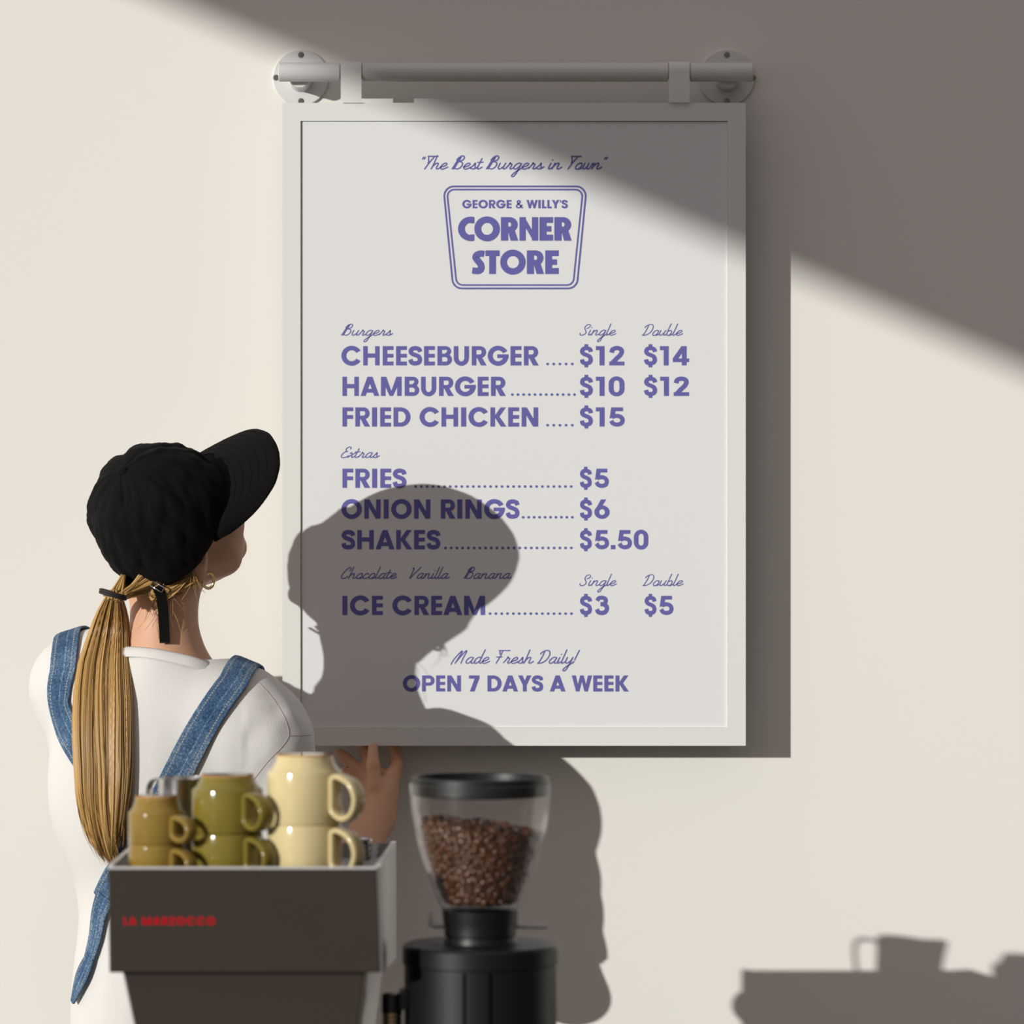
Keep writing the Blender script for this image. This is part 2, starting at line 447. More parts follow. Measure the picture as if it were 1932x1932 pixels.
# glyph: (left bearing, width, right bearing, [shapes])
G = {
 'A': (.01, .98, .01, [('p', [(0, 0), (.26, 0), (.62, 1), (.36, 1)]), ('p', [(.72, 0), (.98, 0), (.62, 1), (.36, 1)]), ('p', rect(.25, .73, .17, .37))]),
 'B': (.082, .754, .033, [('p', rect(0, WS, 0, 1)), ('p', rect(0, .42, .8, 1)), ('p', rect(0, .44, .43, .61)), ('p', rect(0, .44, 0, .2)),
       ('r', .42, .74, (.295, .26), (.08, .085), -90, 90), ('r', .44, .30, (.315, .30), (.09, .115), -90, 90)]),
 'C': (.044, 1.03, .03, [('r', .54, .5, (.54, .52), (.285, .285), 31, 329)]),
 'D': (.08, .88, .044, [('p', rect(0, WS, 0, 1)), ('p', rect(0, .40, .79, 1)), ('p', rect(0, .40, 0, .21)), ('r', .38, .5, (.5, .5), (.255, .29), -90, 90)]),
 'E': (.082, .563, .055, [('p', rect(0, WS, 0, 1)), ('p', rect(0, .563, .8, 1)), ('p', rect(0, .56, .405, .6)), ('p', rect(0, .563, 0, .2))]),
 'F': (.082, .56, .03, [('p', rect(0, WS, 0, 1)), ('p', rect(0, .56, .8, 1)), ('p', rect(0, .55, .40, .6))]),
 'G': (.05, 1.09, .022, [('r', .54, .5, (.54, .52), (.285, .285), 28, 360), ('p', rect(.50, 1.085, .385, .575)), ]),
 'H': (.082, .858, .082, [('p', rect(0, WS, 0, 1)), ('p', rect(.858 - WS, .858, 0, 1)), ('p', rect(0, .858, .40, .62))]),
 'I': (.082, .26, .082, [('p', rect(0, .26, 0, 1))]),
 'K': (.082, .83, .015, [('p', rect(0, WS, 0, 1)), ('p', [(.20, .52), (.46, .52), (.80, 1), (.53, 1)]), ('p', [(.20, .52), (.46, .52), (.83, 0), (.54, 0)])]),
 'L': (.082, .50, .03, [('p', rect(0, WS, 0, 1)), ('p', rect(0, .50, 0, .21))]),
 'M': (.082, 1.08, .082, [('p', rect(0, WS, 0, 1)), ('p', rect(1.08 - WS, 1.08, 0, 1)), ('p', [(0, 1), (.27, 1), (.63, .0), (.45, .0)]), ('p', [(1.08, 1), (.81, 1), (.45, .0), (.63, .0)])]),
 'N': (.082, .855, .082, [('p', rect(0, WS, 0, 1)), ('p', rect(.855 - WS, .855, 0, 1)), ('p', [(0, 1), (.26, 1), (.855, 0), (.595, 0)])]),
 'O': (.05, 1.08, .05, [('r', .54, .5, (.54, .52), (.285, .285), 0, 360)]),
 'P': (.08, .78, .02, [('p', rect(0, WS, 0, 1)), ('p', rect(0, .46, .8, 1)), ('p', rect(0, .46, .36, .56)), ('r', .46, .68, (.32, .32), (.09, .12), -90, 90)]),
 'R': (.082, .77, .015, [('p', rect(0, WS, 0, 1)), ('p', rect(0, .43, .8, 1)), ('p', rect(0, .43, .38, .57)), ('r', .43, .69, (.31, .31), (.085, .115), -90, 90), ('p', [(.235, .47), (.49, .47), (.77, 0), (.475, 0)])]),
 'S': (.022, .727, .016, [('s', S_PATH, .225)]),
 'T': (.02, .62, .02, [('p', rect(0, .62, .79, 1)), ('p', rect(.19, .43, 0, 1))]),
 'U': (.07, .79, .07, [('p', rect(0, WS, .39, 1)), ('p', rect(.79 - WS, .79, .39, 1)), ('r', .395, .395, (.395, .415), (.16, .19), 180, 360)]),
 'W': (.0, 1.27, .0, [('p', [(0, 1), (.25, 1), (.47, 0), (.27, 0)]), ('p', [(.27, 0), (.47, 0), (.73, 1), (.53, 1)]), ('p', [(.54, 1), (.74, 1), (1.0, 0), (.80, 0)]), ('p', [(.80, 0), (1.0, 0), (1.27, 1), (1.02, 1)])]),
 'Y': (.0, .83, .0, [('p', [(0, 1), (.27, 1), (.533, .40), (.297, .40)]), ('p', [(.83, 1), (.56, 1), (.297, .40), (.533, .40)]), ('p', rect(.297, .533, 0, .42))]),
 'Z': (.03, .68, .03, [('p', rect(0, .68, .8, 1)), ('p', rect(0, .68, 0, .2)), ('p', [(0, .2), (.28, .2), (.68, .8), (.40, .8)])]),
 '1': (.06, .42, .15, [('p', rect(.18, .42, 0, 1)), ('p', rect(0, .3, .79, 1))]),
 '2': (.08, .735, .06, [('s', [(.115, .66), (.17, .83), (.36, .90), (.555, .84), (.60, .68), (.50, .50), (.33, .33), (.16, .13)], .225), ('p', rect(.0, .735, 0, .2))]),
 '3': (.06, .745, .04, [('s', [(.125, .74), (.21, .87), (.40, .90), (.56, .82), (.56, .67), (.46, .58), (.30, .565)], .21), ('s', [(.30, .565), (.47, .55), (.615, .44), (.62, .27), (.52, .14), (.36, .105), (.19, .15), (.115, .30)], .225)]),
 '4': (.05, .79, .04, [('p', rect(.44, .67, 0, 1)), ('p', rect(0, .79, .17, .36)), ('p', [(0, .36), (.23, .30), (.67, 1), (.42, 1)])]),
 '5': (.06, .775, .04, [('p', rect(.125, .68, .80, 1)), ('p', [(.03, .42), (.25, .48), (.33, .85), (.115, 1)]), ('s', [(.15, .50), (.36, .56), (.57, .50), (.655, .34), (.59, .17), (.39, .105), (.20, .16), (.11, .30)], .215)]),
 '6': (.04, .79, .04, [('r', .395, .34, (.395, .355), (.15, .15), 0, 360), ('p', [(.03, .43), (.31, .52), (.62, 1), (.34, 1)])]),
 '7': (.04, .655, .04, [('p', rect(0, .655, .8, 1)), ('p', [(.37, .85), (.655, .85), (.34, 0), (.06, 0)])]),
 '0': (.05, .76, .05, [('p', rect(0, .24, .36, .64)), ('p', rect(.52, .76, .36, .64)), ('r', .38, .64, (.38, .38), (.14, .17), 0, 180), ('r', .38, .36, (.38, .38), (.14, .17), 180, 360)]),
 '.': (.05, .235, .05, [('p', rect(0, .235, 0, .22))]),
 '$': (.0, .61, .1, [('s', [(x * .86, y) for x, y in S_PATH], .21), ('p', rect(.22, .40, .93, 1.10)), ('p', rect(.22, .40, -.10, .07))]),
 '&': (.04, .82, .04, [('s', [(.80, .02), (.52, .33), (.22, .66), (.22, .84), (.37, .92), (.50, .82), (.46, .66), (.24, .47), (.10, .28), (.16, .11), (.34, .07), (.54, .16), (.74, .45)], .16)]),
 "'": (.03, .18, .03, [('p', [(0, .98), (.18, .98), (.15, .76), (.03, .60), (.08, .78)])]),
 ' ': (0, .39, 0, []),
}
def glyph(ink, shapes, T):
    for s in shapes:
        ink.layer()
        if s[0] == 'p': ink.poly(s[1], T)
        elif s[0] == 'r': ink.ring(*s[1:5], T, *s[5:])
        elif s[0] == 's': ink.stroke(s[1], s[2], T)

def bold(ink, text, x0, x1, ybase, cap, track=0.0, table=None, zz=None):
    """Prints text so that its ink spans x0..x1 in photograph pixels with the baseline at ybase."""
    tb = table or G
    x = -tb[text[0]][0]; pos = []
    for ch in text:
        l, w, r, sh = tb[ch]
        pos.append((x + l, sh)); x += l + w + r + track
    total = x - tb[text[-1]][2] - track
    k = (x1 - x0) / total
    for gx, sh in pos:
        glyph(ink, sh, lambda u, v, gx=gx: W(x0 + (gx + u) * k, ybase - v * cap, ink.z))

def dots(ink, x0, x1, n, y, rx=2.7, ry=2.5):
    for i in range(n):
        x = x0 + (x1 - x0) * i / (n - 1)
        ink.poly([(math.cos(a * math.pi / 6), math.sin(a * math.pi / 6)) for a in range(12)], lambda u, v: W(x + u * rx, y + v * ry, ink.z))

# one-line script letters: (advance, [strokes]); x-height 1, slanted when printed
SC = {
 'a': (1.12, [[(.86, .80), (.62, 1.0), (.28, .86), (.06, .42), (.16, .06), (.42, .02), (.72, .38), (.86, .95)], [(.86, .95), (.76, .35), (.86, .03), (1.12, .12), (1.30, .34)]]),
 'b': (1.02, [[(.10, 2.25), (.08, .9), (.12, .2), (.36, .0), (.66, .2), (.74, .62), (.52, .98), (.20, .80)], [(.36, .0), (.70, .02), (1.05, .30)]]),
 'c': (.92, [[(.72, .78), (.58, .99), (.28, .88), (.06, .42), (.20, .04), (.55, .03), (.98, .34)]]),
 'd': (1.12, [[(.84, .80), (.60, 1.0), (.26, .86), (.06, .42), (.16, .06), (.42, .02), (.72, .38), (.84, .95)], [(.86, 2.25), (.80, 1.1), (.78, .3), (.90, .03), (1.12, .12), (1.30, .34)]]),
 'e': (.95, [[(.0, .32), (.42, .44), (.72, .74), (.56, .99), (.26, .86), (.06, .42), (.22, .04), (.56, .03), (1.02, .34)]]),
 'g': (1.12, [[(.86, .80), (.62, 1.0), (.28, .86), (.06, .42), (.16, .06), (.42, .02), (.72, .38), (.86, .95)], [(.86, .95), (.78, -.2), (.62, -1.05), (.38, -1.25), (.24, -1.0), (.50, -.52), (1.0, .0), (1.30, .34)]]),
 'h': (1.12, [[(.06, 2.25), (.08, 1.0), (.02, .0)], [(.06, .42), (.30, .86), (.56, .99), (.68, .78), (.64, .25), (.76, .02), (1.0, .10), (1.22, .34)]]),
 'i': (.55, [[(.14, 1.0), (.08, .35), (.16, .03), (.38, .10), (.62, .34)], [(.16, 1.42), (.17, 1.52)]]),
 'l': (.52, [[(.08, 2.25), (.08, .9), (.06, .3), (.16, .02), (.36, .08), (.60, .34)]]),
 'n': (1.16, [[(.10, 1.0), (.08, .5), (.02, .0)], [(.08, .45), (.32, .86), (.58, .99), (.70, .78), (.66, .25), (.78, .02), (1.02, .10), (1.26, .34)]]),
 'o': (.98, [[(.56, 1.0), (.24, .86), (.06, .42), (.18, .04), (.46, .02), (.74, .36), (.76, .82), (.56, 1.0)], [(.46, .02), (.78, .05), (1.08, .34)]]),
 'r': (.98, [[(.0, .10), (.24, .72), (.30, 1.08), (.38, .86), (.60, .82), (.62, .55), (.56, .2), (.66, .02), (.88, .10), (1.08, .34)]]),
 's': (.86, [[(.0, .12), (.30, .66), (.40, 1.0), (.50, .62), (.62, .26), (.46, .02), (.12, .10)], [(.46, .02), (.74, .12), (.98, .40)]]),
 't': (.62, [[(.16, 1.75), (.12, .9), (.08, .3), (.20, .02), (.42, .08), (.68, .34)], [(-.22, 1.12), (.20, 1.10), (.52, 1.16)]]),
 'u': (1.12, [[(.10, 1.0), (.08, .32), (.24, .02), (.50, .12), (.74, .5), (.84, 1.0)], [(.84, 1.0), (.76, .35), (.86, .03), (1.08, .10), (1.26, .34)]]),
 'w': (1.30, [[(.10, 1.0), (.08, .32), (.22, .02), (.44, .14), (.58, .5), (.62, 1.0)], [(.62, 1.0), (.60, .3), (.76, .02), (.98, .16), (1.10, .6), (1.12, 1.0)], [(1.12, 1.0), (1.22, .75), (1.38, .82)]]),
 'x': (.92, [[(.05, .80), (.20, .98), (.34, .78), (.50, .20), (.64, .02), (.96, .34)], [(-.10, .05), (.36, .5), (.86, .98)]]),
 'y': (1.10, [[(.10, 1.0), (.08, .32), (.24, .02), (.50, .12), (.74, .5), (.84, 1.0)], [(.84, 1.0), (.76, -.2), (.60, -1.05), (.36, -1.25), (.22, -1.0), (.50, -.5), (1.0, .0), (1.26, .34)]]),
 'B': (1.42, [[(.0, .02), (.10, .45), (.22, 1.3), (.42, 2.0), (.52, 1.95), (.40, 1.1), (.24, .0)], [(.10, 1.5), (.34, 2.0), (.70, 2.18), (.98, 1.95), (.92, 1.5), (.50, 1.22)], [(.50, 1.22), (.94, 1.12), (1.14, .72), (1.02, .24), (.66, .02), (.36, .14)]]),
 'C': (1.22, [[(.90, 1.45), (1.02, 1.85), (.78, 2.12), (.40, 1.75), (.10, .95), (.08, .30), (.34, .02), (.72, .10), (1.02, .42)]]),
 'D': (1.50, [[(.34, 1.9), (.32, 1.0), (.14, .0)], [(.14, .0), (.06, .04), (.60, .08), (1.10, .62), (1.20, 1.4), (.94, 2.02), (.50, 2.12), (.02, 1.78), (-.08, 1.5)]]),
 'E': (1.15, [[(.98, 1.62), (.92, 1.98), (.62, 2.06), (.34, 1.74), (.42, 1.32), (.72, 1.20)], [(.72, 1.20), (.36, 1.10), (.06, .62), (.14, .12), (.50, .0), (.92, .16), (1.16, .42)]]),
 'F': (1.30, [[(.0, 2.1), (1.5, 2.1)], [(.52, 2.1), (.50, 1.1), (.34, .0)], [(.10, 2.1), (.26, 1.7), (.30, 1.5)], [(.05, 1.02), (.80, 1.04)]]),
 'M': (1.75, [[(-.05, -.2), (-.06, .1), (.08, .8), (.44, 1.72), (.66, 2.02), (.70, 1.8), (.56, .9), (.40, .0)], [(.40, .0), (.80, 1.2), (1.16, 2.02), (1.30, 1.9), (1.22, 1.0), (1.20, .3), (1.22, .0)]]),
 'S': (1.30, [[(.0, .42), (.06, .12), (.40, .0), (.80, .22), (.84, .66), (.52, 1.12), (.36, 1.52), (.52, 1.98), (.86, 2.08), (1.10, 1.86), (1.02, 1.50), (.72, 1.30)]]),
 'T': (1.15, [[(.0, 2.1), (1.36, 2.1)], [(.08, 2.1), (.36, 1.35), (.42, .95)], [(.92, 2.1), (.60, 1.2), (.30, .0)]]),
 'V': (1.25, [[(.0, 1.90), (.14, 2.06), (.24, 1.7), (.20, .6), (.22, .0)], [(.22, .0), (.62, .95), (1.26, 2.18)]]),
 '"': (.55, [[(.02, 2.0), (.0, 1.62)], [(.26, 2.0), (.24, 1.62)]]),
 '!': (.5, [[(.20, 2.15), (.12, .55)], [(.06, .06), (.07, .0)]]),
 ' ': (.72, []),
}
def script(ink, text, x0, x1, ybase, xh, w):
    x = 0; P = []
    for ch in text:
        adv, st = SC[ch]
        for s in st: P.append([(px + x + 0.36 * py, py) for px, py in s])
        x += adv
    lo = min(p[0] for s in P for p in s); hi = max(p[0] for s in P for p in s)
    k = (x1 - x0) / (hi - lo)
    for s in P:
        pts = [((px - lo) * k, py * xh) for px, py in s]
        ink.layer()
        ink.stroke(pts, w, lambda u, v: W(x0 + u, ybase - v, ink.z), n=6, cap=True, curve=len(pts) > 2)

# ------------------------------------------------------------------ hanging rail and menu sign
ZF = 0.066            # face of the sign frame in front of the wall
ZB = 0.046            # back of the sign
ZP = 0.0632           # poster plane

rail = empty('hanging_rail', W(966, 145, 0))
tag(rail, 'white tubular rail fixed to the wall above the menu sign', 'rail')
bar_z = 0.056; bar_r = 0.0132
mb = MB()
a = W(526, 136, bar_z); b = W(1420, 136, bar_z)
Mx = Matrix.Translation(a) @ Matrix.Rotation(math.pi / 2, 4, 'Y')
L = (b - a).length
bp = [(0, 0), (bar_r - .0008, 0), (bar_r, .0008)]
for gpx in (642, 683, 1261, 1301):
    gxx = (gpx - 526) / (1420 - 526) * L
    bp += [(bar_r, gxx - .0009), (bar_r - .003, gxx - .0008), (bar_r - .003, gxx + .0008), (bar_r, gxx + .0009)]
bp += [(bar_r, L - .0008), (bar_r - .0008, L), (0, L)]
mb.lathe(bp, 48, Mx)
mb.build('bar', M_tube, rail, auto=0.6)
for fx, fy in ((568, 147), (1371, 147)):
    c = W(fx, fy, 0)
    Mf = Matrix.Translation(c) @ Matrix.Rotation(math.pi / 2, 4, 'X')
    mb = MB(); mb.lathe([(0, 0), (.0388, 0), (.0388, .0032), (.0378, .0042), (0, .0042)], 64, Mf)
    mb.lathe([(.0175, .004), (.0155, .010), (.0148, .046)], 36, Matrix.Translation((c.x, 0, W(fx, 143, bar_z).z)) @ Matrix.Rotation(math.pi / 2, 4, 'X'))
    fl = mb.build('wall_flange', M_tube, rail, auto=0.6)
    for dx, dz in ((0, .0315), (0, -.0325), (-.0345 if fx < 900 else .0365, 0)):
        sc = MB()
        Ms = Matrix.Translation((c.x + dx, -.0042, c.z + dz)) @ Matrix.Rotation(math.pi / 2, 4, 'X')
        sc.lathe([(0, 0), (.0042, 0), (.0040, .0007), (.0022, .0009), (.0020, .0004), (0, .0004)], 20, Ms)
        sc.build('screw', M_screw, fl, auto=0.6)

sign = empty('menu_sign', W(970, 1407, ZB))
tag(sign, 'white framed burger and ice cream menu board with violet lettering, hanging from the wall rail', 'menu sign')
def fp(px, py, z): return W(px, py, z)
x0, x1, y0, y1 = 533, 1407, 194, 1407       # frame edges in the photograph
bw = 34
k = (D - ZF) / FPX
X0, X1 = (x0 - 966) * k, (x1 - 966) * k
Z1, Z0 = CH - (y0 - 966) * k, CH - (y1 - 966) * k
B = bw * k
mb = MB()
def fr_piece(outer0, outer1, inner0, inner1):
    f = [outer0, outer1, inner1, inner0]
    mb.hexa([(p[0], -ZB, p[1]) for p in f], [(p[0], -ZF, p[1]) for p in f])
fr_piece((X0, Z1), (X1, Z1), (X0 + B, Z1 - B), (X1 - B, Z1 - B))
fr_piece((X1, Z1), (X1, Z0), (X1 - B, Z1 - B), (X1 - B, Z0 + B))
fr_piece((X1, Z0), (X0, Z0), (X1 - B, Z0 + B), (X0 + B, Z0 + B))
fr_piece((X0, Z0), (X0, Z1), (X0 + B, Z0 + B), (X0 + B, Z1 - B))
mb.build('frame', M_frame, sign, smooth=False)
mb = MB(); mb.box(X0 + B - .004, X1 - B + .004, -ZP + .0006, -ZB + .001, Z0 + B - .004, Z1 - B + .004)
mb.build('backing_board', M_dark, sign, smooth=False)
mb = MB(); mb.box(X0 + B + .0006, X1 - B - .0002, -ZP, -ZP + .0005, Z0 + B + .0002, Z1 - B - .0008)
poster = mb.build('poster', M_paper, sign, smooth=False)
for sx in (643, 1262):
    mb = MB()
    xa, xb = W(sx, 0, .07).x, W(sx + 39, 0, .07).x
    cz = W(966, 136, bar_z).z; ro, ri = bar_r + .0010, bar_r + .00012
    prof = []
    for i in range(15):
        an = math.radians(-20 + 200 * i / 14)
        prof.append((ro * math.cos(an), ro * math.sin(an)))
    # down the front to the sign frame
    prof_o = [(ro * math.cos(math.radians(-30 + 210 * i / 20)), ro * math.sin(math.radians(-30 + 210 * i / 20))) for i in range(21)]
    prof_i = [(ri * math.cos(math.radians(-30 + 210 * i / 20)), ri * math.sin(math.radians(-30 + 210 * i / 20))) for i in range(21)]
    zb = Z1 - cz + .0004
    prof_o.append((-ro, zb)); prof_i.append((-ri, zb))
    # (depth towards the wall, height)
    vs = []; fs = []
    n = len(prof_o)
    for x in (xa, xb):
        for (p, q) in (prof_o, ) and [(po, pi) for po, pi in zip(prof_o, prof_i)]:
            vs.append((x, -bar_z + p[0], cz + p[1])); vs.append((x, -bar_z + q[0], cz + q[1]))
    for i in range(n - 1):
        a = 2 * i; b2 = 2 * (i + 1); o2 = 2 * n
        fs += [(a, b2, o2 + b2, o2 + a), (a + 1, o2 + a + 1, o2 + b2 + 1, b2 + 1), (a, a + 1, b2 + 1, b2), (o2 + a, o2 + b2, o2 + b2 + 1, o2 + a + 1)]
    fs += [(0, 2 * n, 2 * n + 1, 1), (2 * n - 2, 2 * n - 1, 4 * n - 1, 4 * n - 2)]
    mb.add(vs, fs)
    mb.build('hanging_strap', M_frame, sign, auto=0.6)

# printed matter
ZI = ZP + .0003
def ink_part(name, fn):
    k = Ink(ZI); fn(k); return k.build(name, poster, M_ink)
ink_part('slogan_lettering', lambda k: script(k, '"The Best Burgers in Town"', 797, 1146, 319, 11.5, 2.3))
def logo(k):
    def rr(l, r, t, b, lb, rb, rad, w):
        # tapered rounded box through (l,t) (r,t) (rb,b) (lb,b)
        C = [Vector((l, t, 0)), Vector((r, t, 0)), Vector((rb, b, 0)), Vector((lb, b, 0))]
        pts = []
        for i in range(4):
            p, q, s = C[i - 1], C[i], C[(i + 1) % 4]
            u = (p - q).normalized(); v = (s - q).normalized()
            ang = u.angle(v); dd = rad / math.tan(ang / 2)
            ctr = q + (u + v).normalized() * (rad / math.sin(ang / 2))
            a0 = q + u * dd; a1 = q + v * dd
            for j in range(9):
                t_ = j / 8; d0 = a0 - ctr; d1 = a1 - ctr
                om = d0.angle(d1)
                pts.append(ctr + d0 * (math.sin((1 - t_) * om) / math.sin(om)) + d1 * (math.sin(t_ * om) / math.sin(om)))
        m = len(pts); vs = []
        for i in range(m):
            t_ = (pts[(i + 1) % m] - pts[i - 1]).normalized(); n_ = Vector((-t_.y, t_.x, 0))
            vs += [W(*(pts[i] + n_ * w / 2).to_2d(), k.z), W(*(pts[i] - n_ * w / 2).to_2d(), k.z)]
        k.mb.add(vs, [(2 * i, 2 * i + 1, (2 * i + 3) % (2 * m), (2 * i + 2) % (2 * m)) for i in range(m)])
    rr(836.3, 1106.8, 351.7, 544.2, 855.0, 1088.0, 18, 3.4)
    rr(842.8, 1099.8, 357.6, 537.8, 861.5, 1081.2, 13, 3.2)


# heavy display capitals
HV = {
 'C': (.02, .65, .0, [('r', .52, .5, (.52, .52), (.245, .255), 90, 270), ('p', rect(.52, .665, .735, 1.0)), ('p', rect(.52, .665, 0, .265)), ('r', .52, .5, (.52, .52), (.245, .255), 74, 90), ('r', .52, .5, (.52, .52), (.245, .255), 270, 286)]),
 'O': (.02, 1.04, .02, [('r', .52, .5, (.52, .53), (.245, .255), 0, 360)]),
 'R': (.03, .70, .02, [('p', rect(0, .29, 0, 1)), ('p', rect(0, .36, .78, 1)), ('p', rect(0, .36, .37, .60)), ('r', .36, .68, (.32, .32), (.06, .09), -90, 90), ('p', [(.28, .44), (.56, .44), (.70, 0), (.40, 0)]), ('p', [(.28, .44), (.29, 0), (.29, 0), (.28, .40)])]),
 'N': (.04, .76, .03, [('p', rect(0, .25, 0, 1)), ('p', rect(.51, .76, 0, 1)), ('p', [(0, 1), (.20, 1), (.76, 0), (.56, 0)])]),
 'E': (.03, .55, .03, [('p', rect(0, .28, 0, 1)), ('p', rect(0, .55, .755, 1)), ('p', rect(0, .48, .385, .62)), ('p', rect(0, .55, 0, .255))]),
 'S': (.0, .52, .02, [('s', [(.50, .845), (.36, .865), (.20, .80), (.16, .68), (.26, .54), (.36, .40), (.375, .24), (.27, .135), (.02, .15)], .27)]),
 'T': (.02, .58, .0, [('p', rect(0, .58, .755, 1)), ('p', rect(.15, .43, 0, 1))]),
}
def whole_logo(k):
    logo(k); bold(k, "GEORGE & WILLY'S", 872, 1071, 393, 15.8)
    bold(k, 'CORNER', 864, 1078, 454, 44.5, table=HV); bold(k, 'STORE', 890, 1054, 517, 44.8, table=HV)
ink_part('logo', whole_logo)

def heading(t, x0, x1, y): ink_part('heading_lettering', lambda k: script(k, t, x0, x1, y, 9.8, 1.75))
heading('Burgers', 644, 741, 632.8)
heading('Single', 1094, 1162, 632.5)
heading('Double', 1212, 1288, 632.8)
heading('Extras', 644, 716, 863.5)
heading('Chocolate', 644, 749, 1091.5)
heading('Vanilla', 773, 848, 1091.5)
heading('Banana', 875, 965, 1091.5)
heading('Single', 1094, 1163, 1105)
heading('Double', 1213, 1289, 1105)
rows = [  # item, ink end, baseline, dots (first, last, count), prices
 ('CHEESEBURGER', 1016, 689.3, (1033, 1079.5, 5), [('$12', 1094, 1178), ('$14', 1215, 1300)]),
 ('HAMBURGER', 954, 747, (966.5, 1083.7, 12), [('$10', 1094, 1178), ('$12', 1215, 1300)]),
 ('FRIED CHICKEN', 1015, 804.8, (1033, 1079.5, 5), [('$15', 1094, 1179)]),
 ('FRIES', 767, 920.5, (784.2, 1077.5, 28), [('$5', 1094, 1149)]),
 ('ONION RINGS', 980, 978.5, (987, 1079.7, 10), [('$6', 1094, 1150)]),
 ('SHAKES', 831, 1036.3, (840.5, 1077.7, 23), [('$5.50', 1094, 1223)]),
 ('ICE CREAM', 915, 1160.3, (924.5, 1078, 15), [('$3', 1094, 1149), ('$5', 1216, 1271)]),
]
for it, xe, yb, dt, pr in rows:
    ink_part('item_lettering', lambda k: bold(k, it, 646 if it[0] in 'HFI' else 644, xe, yb, 36.3))
    ink_part('leader_dots', lambda k: dots(k, dt[0], dt[1], dt[2], yb - 2.6))
    for t, xa, xb in pr:
        ink_part('price_lettering', lambda k: bold(k, t, xa, xb, yb, 36.3))
ink_part('closing_slogan', lambda k: script(k, 'Made Fresh Daily!', 851, 1093, 1251.5, 11.5, 2.1))
ink_part('footer_lettering', lambda k: bold(k, 'OPEN 7 DAYS A WEEK', 760, 1186, 1304.6, 30.3))
# ------------------------------------------------------------------ counter, coffee machine, cups, grinder
CT = 0.80             # counter top height
ct = empty('counter', (0.05, -1.06, 0))
tag(ct, 'low counter below the picture that carries the coffee machine and the grinder', 'counter')
mb = MB(); mb.box(-.62, .75, -1.42, -.72, CT - .04, CT)
mb.build('worktop', M_counter, ct, smooth=False, bevel=.003)
mb = MB(); mb.box(-.59, .72, -1.38, -.75, 0, CT - .04)
mb.build('cabinet', M_counterfront, ct, smooth=False)

ZA, ZR = 1.12, 0.77   # camera-side and wall-side planes of the machine
def pz(py, z): return CH - (py - 966) * (D - z) / FPX
def pxx(px, z): return (px - 966) * (D - z) / FPX
mach = empty('espresso_machine', (-.30, -.945, CT))
tag(mach, 'brown and steel espresso machine with a red badge, cups stacked on its top', 'coffee machine')
tl = pxx(203.5, ZA); tr = pxx(710, ZA); bl = pxx(206.5, ZA); br = pxx(717, ZA)
zt = pz(1637.5, ZA); zbm = pz(1835, ZA)
rl = pxx(256, ZR); rr_ = pxx(748, ZR); zrt = pz(1590.5, ZR); zrb = pz(1807, ZR)
th = .004
# camera-side panel
mb = MB()
mb.hexa([(bl, -ZA, zbm), (br, -ZA, zbm), (br, -ZA + th, zbm), (bl, -ZA + th, zbm)], [(tl, -ZA, zt - .0015), (tr, -ZA, zt - .0015), (tr, -ZA + th, zt - .0015), (tl, -ZA + th, zt - .0015)])
panel = mb.build('panel', M_panel, mach, smooth=False, bevel=.0012)
bd = Ink(ZA + .0004)
bold(bd, 'LA MARZOCCO', 233, 406, 1745, 14.5, track=.10)
bd.build('badge_lettering', panel, M_red)
# steel edge that runs round the cup tray
mb = MB()
e = .0016
mb.hexa([(tl, -ZA, zt - .0014), (tr, -ZA, zt - .0014), (tr, -ZA + .006, zt - .0014), (tl, -ZA + .006, zt - .0014)], [(tl, -ZA, zt + .001), (tr, -ZA, zt + .001), (tr, -ZA + .006, zt + .001), (tl, -ZA + .006, zt + .001)])
mb.build('tray_edge', M_edge, mach, smooth=False)
# side panels
def side(f0, f1, b0, b1, out, name):
    # f0,f1 front top/bottom ; b0,b1 back top/bottom (x, y, z)
    mb = MB()
    o = Vector((out, 0, 0))
    q = [Vector(f1), Vector(b1), Vector(b0), Vector(f0)]
    mb.hexa(q, [p + o for p in q])
    return mb.build(name, M_steel, mach, smooth=False, auto=.3)
side((tr, -ZA + .001, zt + .001), (br, -ZA + .001, zbm), (rr_ - .004, -ZR, zrt), (rr_ - .004, -ZR, zrb), .004, 'side_panel')
side((tl + .001, -ZA + .001, zt + .001), (bl + .001, -ZA + .001, zbm), (rl, -ZR, zrt), (rl, -ZR, zrb), .004, 'side_panel')
mb = MB()
for f0, b0, o in (((tr - .001, -ZA + .002, zt + .0012), (rr_ - .006, -ZR - .002, zrt + .0002), .0058), ((tl, -ZA + .002, zt + .0012), (rl, -ZR - .002, zrt + .0002), .0058)):
    q = [Vector(f0), Vector(f0) + Vector((o, 0, 0)), Vector(b0) + Vector((o, 0, 0)), Vector(b0)]
    mb = MB(); mb.hexa(q, [p + Vector((0, 0, .0022)) for p in q]); mb.build('tray_edge', M_edge, mach, smooth=False)
